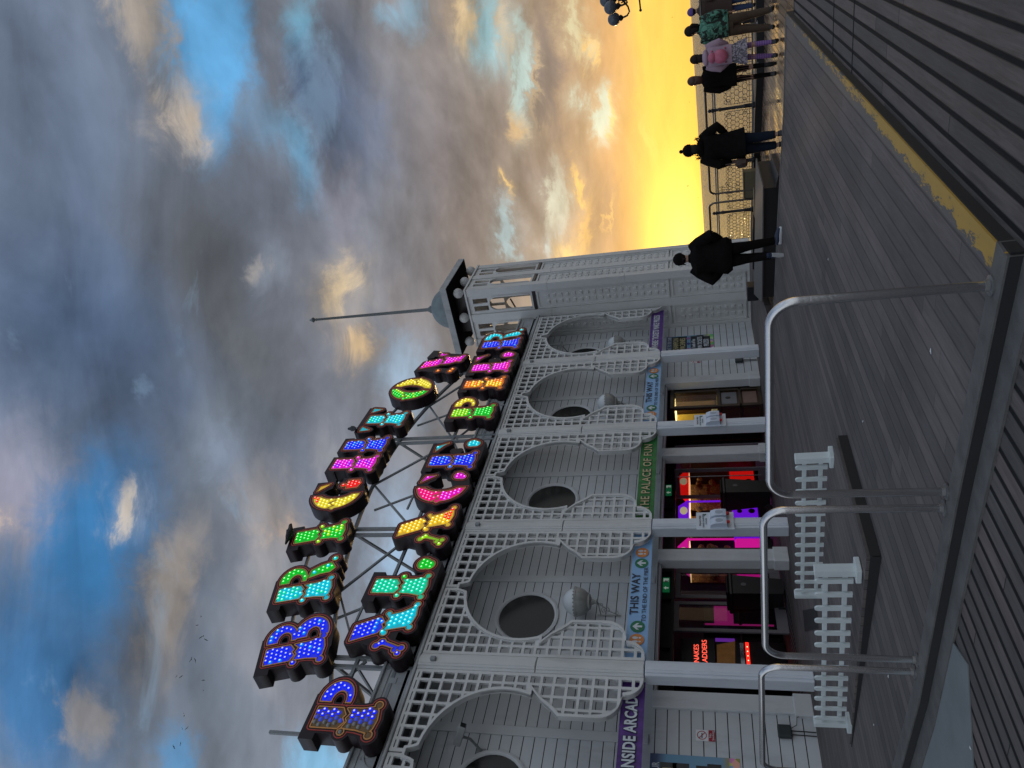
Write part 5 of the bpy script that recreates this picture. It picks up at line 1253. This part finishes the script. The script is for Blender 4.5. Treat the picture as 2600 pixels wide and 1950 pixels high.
# ------------------------------------------------------------------ birds
BIRD = mat('dark_feathers', (.014, .015, .017), .6, var=.3, scale=20); GULLM = mat('gull_feathers', (.03, .032, .036), .6)
def skin_mesh(name, verts, edges, radii, m, parent, sub=1, root=0, xf=None):
    me = bpy.data.meshes.new(name); me.from_pydata([tuple(v) for v in verts], edges, [])
    o = bpy.data.objects.new(name, me); COL.objects.link(o)
    mo = o.modifiers.new('skin', 'SKIN'); mo.use_smooth_shade = True; sv_ = me.skin_vertices[0].data
    for i, r_ in enumerate(radii): sv_[i].radius = r_ if isinstance(r_, tuple) else (r_, r_); sv_[i].use_root = (i == root)
    if sub: ss = o.modifiers.new('sub', 'SUBSURF'); ss.levels = sub; ss.render_levels = sub
    dg = bpy.context.evaluated_depsgraph_get(); m2 = bpy.data.meshes.new_from_object(o.evaluated_get(dg))
    COL.objects.unlink(o); bpy.data.objects.remove(o)
    if xf is not None: m2.transform(xf)
    m2.shade_smooth(); return mesh_obj(name, m2, m, parent)
def perched(x, y, z, yaw, label, s=1., tip=0.):
    t = empty('perched_bird', (x, y, z), label, 'bird', 'starlings perched on the sign')
    M = Matrix.Translation((x, y, z)) @ Matrix.Rotation(yaw, 4, 'Z') @ Matrix.Rotation(tip, 4, 'Y') @ Matrix.Scale(s, 4)
    P = [(0, 0, .12), (.06, 0, .20), (.10, 0, .27), (.125, 0, .33), (.165, 0, .345), (-.08, 0, .04), (-.19, 0, -.06)]
    skin_mesh('body', P, [(0, 1), (1, 2), (2, 3), (3, 4), (0, 5), (5, 6)], [.075, .068, .045, .042, .008, .05, (.025, .012)], BIRD, t, 2, 0, M)
    for s_ in (-1, 1):
        MB().add([M @ Vector(v) for v in ((.05, s_*.066, .2), (0, s_*.078, .2), (-.14, s_*.035, .01), (-.05, s_*.07, .06), (.03, s_*.074, .13))], [(0, 1, 2, 3, 4)]).build('wing', BIRD, t)
        MB().tube([M @ Vector((.01, s_*.025, .06)), M @ Vector((.02, s_*.025, 0))], .006*s, 5).build('leg', BIRD, t)
perched(11.48, 10.66, 10.80, R(-12), 'small dark bird perched on the letter I of BRIGHTON', 1.1, R(42)); perched(15.86, 10.70, 10.90, R(35), 'small dark bird perched on the left end of the letter T', 1.0)
def gull(p, yaw, bank, s, label):
    t = empty('gull', p, label, 'bird', 'gulls over the sea' if p[2] < 12 else 'gulls wheeling against the clouds'); M = Matrix.Translation(p) @ Matrix.Rotation(yaw, 4, 'Z') @ Matrix.Rotation(bank, 4, 'X') @ Matrix.Scale(s, 4)
    b = MB(); b.ball((0, 0, 0), .09, 8, (2.6, 1, 1), M)
    for s_ in (-1, 1): b.add([M @ Vector(v) for v in ((.12, s_*.05, .02), (-.1, s_*.05, .02), (-.12, s_*.4, .16), (.10, s_*.42, .17), (-.18, s_*.85, .06))], [(0, 1, 2, 3), (3, 2, 4)])
    b.build('body_and_wings', GULLM, t)
GP = [(39.6,46.2,46.7),(42.9,51.3,51.5),(40.2,49.5,48.3),(43.0,53.2,52.0),(43.3,53.9,51.9),(34.6,45.6,44.3),(34.1,45.0,43.3),(42.2,58.4,56.8),(35.6,49.3,47.7),(35.8,49.9,45.8),(44.0,63.1,56.8),(35.7,55.0,50.1),(38.7,61.9,55.5),(35.0,55.9,49.8),(35.5,59.3,52.4),(30.1,50.8,45.5),(104.7,11.8,3.5),(112.2,23.7,2.2),(98.2,23.4,0.2),(104.0,34.7,1.8),(100.4,36.5,4.2),(78.7,24.9,2.6)]
for i, p in enumerate(GP):
    gull(p, random.uniform(0, 6), random.uniform(-.6, .6), random.uniform(.20, .32), 'distant gull, a dark speck against the tan cloud at the upper left of the sign' if i < 16 else 'distant gull, a dark speck low in the yellow sky over the sea')



# ------------------------------------------------------------------ people (bodies one continuous skin, clothes over them)
SKIN = mat('skin', (.34, .19, .13), .55)
def loft(rings, M, n=18, caps=True):
    '''rings = [(x, y, z, rx, ry)]'''
    vs = []
    for x, y, z, rx, ry in rings:
        for k in range(n):
            a = 2*math.pi*k/n; wob = 1+.025*math.sin(3*a+z*9)
            vs.append(M @ Vector((x+rx*math.cos(a)*wob, y+ry*math.sin(a)*wob, z)))
    N = len(rings); fs = [(i*n+k, i*n+(k+1) % n, (i+1)*n+(k+1) % n, (i+1)*n+k) for i in range(N-1) for k in range(n)]
    if caps: fs += [tuple(range(n-1, -1, -1)), tuple((N-1)*n+k for k in range(n))]
    return MB().add(vs, fs)
def person(x, y, z, yaw, H, label, pose, coat, legs, shoe, hair, group=None, hem=.78, hemr=(.17, .21), coatr=1., skirt=None, bare=None, cap=None, hood=None, lean=0., headyaw=0., sole=None, sub=2):
    t = empty('person', (x, y, z), label, 'person', group); s = H/1.75
    M = Matrix.Translation((x, y, z)) @ Matrix.Rotation(yaw, 4, 'Z') @ Matrix.Scale(s, 4) @ Matrix.Rotation(lean, 4, 'Y')
    MF = Matrix.Translation((x, y, z)) @ Matrix.Rotation(yaw, 4, 'Z') @ Matrix.Scale(s, 4)
    J = {'pel': (0, 0, .96), 'sp': (0, 0, 1.13), 'ch': (-.01, 0, 1.33), 'nk': (-.01, 0, 1.48), 'hb': (.005, 0, 1.555), 'hm': (.012, 0, 1.635), 'ht': (.0, 0, 1.70)}
    for sd, sg in (('L', 1), ('R', -1)):
        J['sh'+sd] = (-.01, sg*.175, 1.425); J['hip'+sd] = (0, sg*.09, .90)
        J.update({'el'+sd: (-.03, sg*.25, 1.15), 'wr'+sd: (.06, sg*.24, .92), 'kn'+sd: (.03, sg*.10, .50), 'an'+sd: (0, sg*.10, .085), 'to'+sd: (.15, sg*.11, .035)})
    J.update(pose)
    V_ = []; E_ = []; Rr = []; ix = {}
    def v(n, r_, p=None): ix[n] = len(V_); V_.append(J[n] if p is None else p); Rr.append(r_)
    def e(a, b): E_.append((ix[a], ix[b]))
    v('pel', .12); v('sp', .11); v('ch', .12); v('nk', .052); v('hb', .062); v('hm', .088); v('ht', .062)
    for a, b in (('pel', 'sp'), ('sp', 'ch'), ('ch', 'nk'), ('nk', 'hb'), ('hb', 'hm'), ('hm', 'ht')): e(a, b)
    for sd, sg in (('L', 1), ('R', -1)):
        v('sh'+sd, .055); v('el'+sd, .04); v('wr'+sd, .026); e('ch', 'sh'+sd); e('sh'+sd, 'el'+sd); e('el'+sd, 'wr'+sd)
        el_, wr = Vector(J['el'+sd]), Vector(J['wr'+sd]); dr = (wr-el_).normalized(); side = Vector((1, 0, 0)); side = (side-dr*side.dot(dr)).normalized(); nrm = dr.cross(side)
        v('pm'+sd, (.030, .018), tuple(wr+dr*.05)); e('wr'+sd, 'pm'+sd)
        for k, (off, L_) in enumerate(((-.027, .062), (-.009, .078), (.009, .074), (.027, .058))):
            b0 = wr+dr*.085+side*off; m1 = b0+dr*L_*.55+nrm*.008*-sg; m2 = m1+dr*L_*.35+nrm*.022*-sg
            for q_, (nm, pp, rr) in enumerate((('a', b0, .009), ('b', m1, .008), ('c', m2, .007))): v('f%s%d%s' % (nm, k, sd), rr, tuple(pp))
            e('pm'+sd, 'fa%d%s' % (k, sd)); e('fa%d%s' % (k, sd), 'fb%d%s' % (k, sd)); e('fb%d%s' % (k, sd), 'fc%d%s' % (k, sd))
        v('tha'+sd, .010, tuple(wr+dr*.045+side*.035)); v('thb'+sd, .009, tuple(wr+dr*.085+side*.055)); e('pm'+sd, 'tha'+sd); e('tha'+sd, 'thb'+sd)
        v('hip'+sd, .085); v('kn'+sd, .055); v('an'+sd, .036); v('to'+sd, .03); e('pel', 'hip'+sd); e('hip'+sd, 'kn'+sd); e('kn'+sd, 'an'+sd); e('an'+sd, 'to'+sd)
    skin_mesh('body', V_, E_, Rr, SKIN, t, 1, 0, M)
    # face: nose, ears, eyes, mouth on the turned head
    HM = M @ Matrix.Translation(Vector(J['hm'])) @ Matrix.Rotation(headyaw, 4, 'Z')
    MB().add([HM @ Vector(q_) for q_ in ((.085, -.012, -.02), (.085, .012, -.02), (.118, 0, -.018), (.088, 0, .03))], [(0, 1, 2), (1, 3, 2), (3, 0, 2)]).build('nose', SKIN, t)
    for sg in (-1, 1):
        MB().ball((0, 0, 0), .022, 8, (.6, .35, 1.2), HM @ Matrix.Translation((0, sg*.085, -.005))).build('ear', SKIN, t, smooth=True)
        MB().ball((0, 0, 0), .010, 8, (.5, 1., .7), HM @ Matrix.Translation((.083, sg*.03, .012))).build('eye', BLACK, t, smooth=True)
    MB().ball((0, 0, 0), .02, 8, (.4, 1., .25), HM @ Matrix.Translation((.082, 0, -.052))).build('mouth', mat('lips', (.25, .08, .07), .5), t, smooth=True)
    # hair
    hm = MB(); hm.ball((0, 0, 0), 1, 18, (.112, .098, .118), HM @ Matrix.Translation((-.018, 0, .028)))
    if hair[1] in ('long', 'bun', 'pony'):
        hm.ball((0, 0, 0), 1, 12, (.07, .09, .13), HM @ Matrix.Translation((-.06, 0, -.07)))
    if hair[1] == 'bun': hm.ball((0, 0, 0), .05, 10, (1, 1, 1), HM @ Matrix.Translation((-.09, .02, -.03)))
    if hair[1] == 'pony': hm.tube([HM @ Vector(q_) for q_ in ((-.10, 0, .03), (-.16, .01, -.02), (-.15, .02, -.12), (-.12, .02, -.2))], [.03*s, .035*s, .028*s, .008*s], 8)
    for k in range(10): a = random.uniform(2, 4.3); hm.tube([HM @ Vector((.1*math.cos(a), .09*math.sin(a), .02)), HM @ Vector((.125*math.cos(a), .11*math.sin(a), -.06+random.uniform(-.03, .03)))], [.012*s, .003*s], 5)
    hm.build('hair', hair[0], t, smooth=True)
    if cap:
        c_ = loft([(-.015, 0, -.005, .118, .106), (-.015, 0, .05, .121, .109), (-.018, 0, .10, .10, .09), (-.02, 0, .135, .05, .045), (-.02, 0, .145, .02, .02)], HM); 
        if cap[1] == 'bobble': c_.ball((0, 0, 0), .035, 10, (1, 1, 1), HM @ Matrix.Translation((-.02, 0, .165)))
        c_.build('hat', cap[0], t, smooth=True)
    # coat: torso shell and sleeves
    cr = coatr
    rg = [(0, 0, hem, hemr[0], hemr[1]), (0, 0, (hem+.97)/2, .155*cr, .20*cr), (0, 0, .97, .145*cr, .19*cr), (0, 0, 1.12, .135*cr, .175*cr), (-.01, 0, 1.28, .14*cr, .195*cr), (-.015, 0, 1.38, .135*cr, .205*cr), (-.015, 0, 1.44, .10*cr, .17*cr), (-.012, 0, 1.49, .065, .08), (-.01, 0, 1.52, .058, .064)]
    if hem > .9: rg = [(0, 0, hem, hemr[0], hemr[1])]+rg[3:]
    loft(rg, M).build('coat', coat, t, smooth=True)
    for sd in 'LR':
        a, b, c_ = (Vector(J[k+sd]) for k in ('sh', 'el', 'wr'))
        pts = [a.lerp(b, -.08), a.lerp(b, .35), a.lerp(b, .7), b, b.lerp(c_, .35), b.lerp(c_, .7), b.lerp(c_, .97)]
        MB().tube([M @ p for p in pts], [r_*s*cr for r_ in (.066, .074, .066, .063, .056, .05, .045)], 12).build('sleeve', coat, t, smooth=True)
    if hood: 
        h = MB(); h.ball((0, 0, 0), 1, 14, (.10, .16, .07), M @ Matrix.Translation((-.10, 0, 1.46)))
        if hood[1]:
            for k in range(60): a = random.uniform(0, 6.28); p = Vector((-.07+.13*math.cos(a), .17*math.sin(a), 1.48+random.uniform(-.02, .05))); h.tube([M @ p, M @ (p+Vector((random.uniform(-.04, .04), random.uniform(-.05, .05), random.uniform(-.0, .06))))], [.01*s, .002*s], 4)
        h.build('hood', hood[0], t, smooth=True)
    # trousers or tights
    top_r = .105 if legs[1] == 'trousers' else .07
    if not skirt: loft([(0, 0, .82, .115, .165), (0, 0, .92, .125, .17), (0, 0, 1.02, .12, .16)], M).build('trouser_seat', legs[0], t, smooth=True)
    for sd in 'LR':
        a, b, c_ = (Vector(J[k+sd]) for k in ('hip', 'kn', 'an')); w_ = 1.16 if legs[1] == 'trousers' else .76
        en = .93 if bare is None else bare
        pts = [a, a.lerp(b, .4), a.lerp(b, .8), b, b.lerp(c_, .3), b.lerp(c_, .65), b.lerp(c_, en)]; rr = (.10, .09, .074, .068, .066, .058, .054)
        MB().tube([MF @ p for p in pts], [r_*s*w_ for r_ in rr], 12).build('trouser_leg' if legs[1] == 'trousers' else 'stocking', legs[0], t, smooth=True)
        an, to = Vector(J['an'+sd]), Vector(J['to'+sd]); u = (to-an).normalized(); hl = an-u*.07+Vector((0, 0, -.035))
        sh = MB().tube([MF @ p for p in (hl+Vector((0, 0, .03)), an+Vector((0, 0, -.01)), an.lerp(to, .55)+Vector((0, 0, .0)), to+u*.02)], [.040*s, .048*s, .046*s, .030*s], 10)
        sh.tube([MF @ (an+Vector((0, 0, -.02))), MF @ (an+Vector((0, 0, .07)))], .046*s, 10)
        so_ = sh.build('shoe', shoe, t, smooth=True)
        if sole: MB().tube([MF @ (p+Vector((0, 0, -.032))) for p in (hl, an.lerp(to, .5), to+u*.04)], [.035*s, .042*s, .03*s], 8).build('sole', sole, so_, smooth=True)
    if skirt:
        k0, k1, m = skirt; n = 40
        vs = []
        for i, (zz, r_) in enumerate([(k1, .13), (k1-(k1-k0)*.33, .19), (k1-(k1-k0)*.34, .175), (k1-(k1-k0)*.66, .225), (k1-(k1-k0)*.67, .21), (k0, .255)]):
            for j in range(n): a = 2*math.pi*j/n; q_ = r_*(1+.07*math.sin(9*a)); vs.append(M @ Vector((q_*.85*math.cos(a), q_*math.sin(a), zz)))
        MB().add(vs, [(i*n+j, i*n+(j+1) % n, (i+1)*n+(j+1) % n, (i+1)*n+j) for i in range(5) for j in range(n)]).build('tiered_skirt', m, t, smooth=True)
    return t, M
BLK = mat('black_cloth', (.007, .006, .006), .95, var=.3, scale=8., bump=.3, spec=.08); NAVY = mat('navy_denim', (.010, .014, .024), .9, spec=.1); BROWNH = mat('auburn_hair', (.05, .018, .008), .55); DKH = mat('dark_hair', (.012, .007, .005), .6, spec=.2)
BROWNT = mat('brown_trousers', (.07, .045, .028), .85, var=.25, scale=10.); BROWNC = mat('brown_coat', (.05, .03, .022), .85); JEAN = mat('blue_jeans', (.03, .05, .12), .85); SHB = mat('black_shoe', (.01, .01, .012), .5); SHN = mat('navy_trainer', (.015, .025, .06), .55); SOLE = mat('white_sole', (.55, .56, .58), .5)
LILAC = mat('lilac_hoodie', (.38, .27, .34), .85, var=.12); PINK = mat('pink_backpack', (.50, .13, .20), .6, var=.25, scale=9.); PURH = mat('purple_hat', (.12, .07, .26), .8)
def camo():
    m = bpy.data.materials.new('green_camouflage'); m.use_nodes = True; t = NT(m.node_tree); p = m.node_tree.nodes['Principled BSDF']
    co = t.new('ShaderNodeTexCoord').outputs['Object']; a = t.noise(co, 9., 3, .5, 1.); b = t.noise(t.vmath('ADD', co, (4, 1, 2)), 12., 3, .5, 1.)
    c = t.mix(t.rng(a, .50, .53, 0, 1), (.012, .02, .014), (.05, .16, .11)); c = t.mix(t.rng(b, .55, .58, 0, 1), c, (.10, .28, .20)); t.link(c, p.inputs['Base Color']); p.inputs['Roughness'].default_value = .85; return m
def stripes():
    m = bpy.data.materials.new('striped_tights'); m.use_nodes = True; t = NT(m.node_tree); p = m.node_tree.nodes['Principled BSDF']
    co = t.new('ShaderNodeTexCoord').outputs['Object']; s = t.new('ShaderNodeSeparateXYZ'); t.link(co, s.inputs[0])
    f = t.math('GREATER_THAN', t.math('FRACT', t.math('MULTIPLY', s.outputs[2], 26.)), .5); t.link(t.mix(f, (.22, .12, .30), (.12, .05, .22)), p.inputs['Base Color']); p.inputs['Roughness'].default_value = .8; return m
def lace():
    m = bpy.data.materials.new('speckled_skirt'); m.use_nodes = True; t = NT(m.node_tree); p = m.node_tree.nodes['Principled BSDF']
    co = t.new('ShaderNodeTexCoord').outputs['Object']; t.link(t.mix(t.rng(t.noise(co, 30., 3, .6), .45, .55, 0, 1), (.10, .09, .11), (.34, .30, .34)), p.inputs['Base Color']); p.inputs['Roughness'].default_value = .85; return m
# man with hands in his pockets, mid stride on the near deck
person(12.9, 5.42, 0, R(8), 1.84, 'person in black jacket, elbows out, white-soled navy trainers, walking in front of the tower',
       {'elL': (-.08, .38, 1.14), 'wrL': (.09, .24, .98), 'elR': (-.08, -.38, 1.14), 'wrR': (.09, -.24, .98), 'knL': (.03, .08, .50), 'anL': (-.16, .02, .20), 'toL': (-.10, .05, .05), 'knR': (.08, -.12, .50), 'anR': (.08, -.16, .09), 'toR': (.12, -.33, .045)},
       BLK, (BLK, 'trousers'), SHN, (DKH, 'short'), hem=.80, hemr=(.20, .26), coatr=1.58, lean=R(3), sole=SOLE, cap=(BLK, 'beanie'))
# woman in a fur-hooded coat with a handbag
t, M = person(13.35, 3.62, WZ, R(28), 1.70, 'lone person in long black coat with furry hood, bobble hat and brown handbag',
       {'elL': (-.06, .32, 1.16), 'wrL': (.10, .26, .98), 'elR': (-.08, -.34, 1.17), 'wrR': (.10, -.22, 1.02), 'knL': (.10, .08, .50), 'anL': (.10, .07, .09), 'toL': (.25, .08, .04), 'knR': (-.02, -.07, .50), 'anR': (-.12, -.06, .12), 'toR': (.0, -.06, .04)},
       BLK, (NAVY, 'trousers'), SHB, (DKH, 'long'), hem=.72, hemr=(.22, .27), coatr=1.25, hood=(BLK, True), cap=(BLK, 'bobble'), bare=.72)
def bag(M, p, sz, m, strap, label):
    o = M @ Vector(p); t = empty('handbag', o, label, 'bag'); B = M @ Matrix.Translation(p)
    b = MB(); b.bbox(-sz[0], sz[0], -sz[1], sz[1], -sz[2], sz[2], min(sz)*.5, B); b.build('body', m, t, smooth=True)
    MB().tube([B @ Vector((-sz[0]*.7, 0, sz[2]*.9)), B @ Vector((-sz[0]*.4, 0, sz[2]+strap)), B @ Vector((sz[0]*.4, 0, sz[2]+strap)), B @ Vector((sz[0]*.7, 0, sz[2]*.9))], .008, 6).build('strap', m, t)
bag(M, (-.05, .34, .80), (.13, .06, .10), mat('brown_leather', (.05, .025, .018), .5), .16, 'brown leather handbag hanging at the lone walking person\'s side')
G = 'group of people walking away along the wet promenade'
person(15.05, 2.82, WZ, R(6), 1.56, 'person with auburn hair, short black coat and leggings, leftmost of the walking group',
       {'elL': (-.04, .25, 1.15), 'wrL': (.05, .22, .93), 'elR': (-.04, -.25, 1.15), 'wrR': (.05, -.22, .93), 'knR': (.02, -.10, .50), 'anR': (-.16, -.10, .20), 'toR': (-.14, -.10, .06)},
       BLK, (BLK, 'tights'), SHB, (BROWNH, 'bun'), G, hem=.80, hemr=(.17, .22), coatr=1.12)
t, M = person(14.72, 2.40, WZ, R(4), 1.49, 'person in lilac hoodie, tiered grey skirt and striped purple tights',
       {'elL': (.0, .26, 1.18), 'wrL': (.12, .18, 1.02), 'elR': (.0, -.26, 1.18), 'wrR': (.12, -.18, 1.02), 'knL': (.08, .14, .50), 'anL': (.10, .18, .09), 'toL': (.25, .20, .04), 'anR': (-.10, -.10, .10), 'toR': (.04, -.10, .04)},
       LILAC, (stripes(), 'tights'), SHB, (DKH, 'long'), G, hem=.94, hemr=(.15, .19), coatr=1.12, skirt=(.64, .98, lace()), hood=(LILAC, False))
o = M @ Vector((-.22, 0, 1.2)); bpk = empty('backpack', o, 'rounded pink backpack on the back of the lilac hoodie', 'backpack')
MB().ball((0, 0, 0), 1, 16, (.10, .14, .15), M @ Matrix.Translation((-.22, 0, 1.17))).build('body', PINK, bpk, smooth=True); MB().ball((0, 0, 0), 1, 12, (.06, .10, .08), M @ Matrix.Translation((-.25, 0, 1.34))).build('top_flap', PINK, bpk, smooth=True)
for sg in (-1, 1): MB().tube([M @ Vector(p) for p in ((-.16, sg*.11, 1.32), (-.02, sg*.13, 1.48), (.15, sg*.12, 1.36), (.14, sg*.14, 1.15), (-.14, sg*.14, 1.06))], .014, 6).build('strap', PINK, bpk)
t, M = person(15.30, 2.02, WZ, R(0), 1.56, 'person in green patterned jacket and loose brown trousers, head turned to one side',
       {'elL': (.02, .26, 1.16), 'wrL': (.16, .20, 1.05), 'elR': (-.05, -.26, 1.15), 'wrR': (.02, -.24, .92), 'knL': (.02, .13, .50), 'anL': (-.04, .16, .09), 'toL': (.10, .18, .04), 'knR': (.06, -.12, .50), 'anR': (.06, -.15, .09), 'toR': (.2, -.17, .04)},
       camo(), (BROWNT, 'trousers'), SHB, (DKH, 'pony'), G, hem=.92, hemr=(.17, .215), coatr=1.25, headyaw=R(60))
person(17.86, 1.98, -.01, R(-5), 1.36, 'person in purple hat, long brown coat and blue jeans standing behind the pale hoop rail',
       {}, BROWNC, (JEAN, 'trousers'), SHB, (DKH, 'short'), G, hem=.62, hemr=(.20, .24), coatr=1.2, cap=(PURH, 'beanie'))
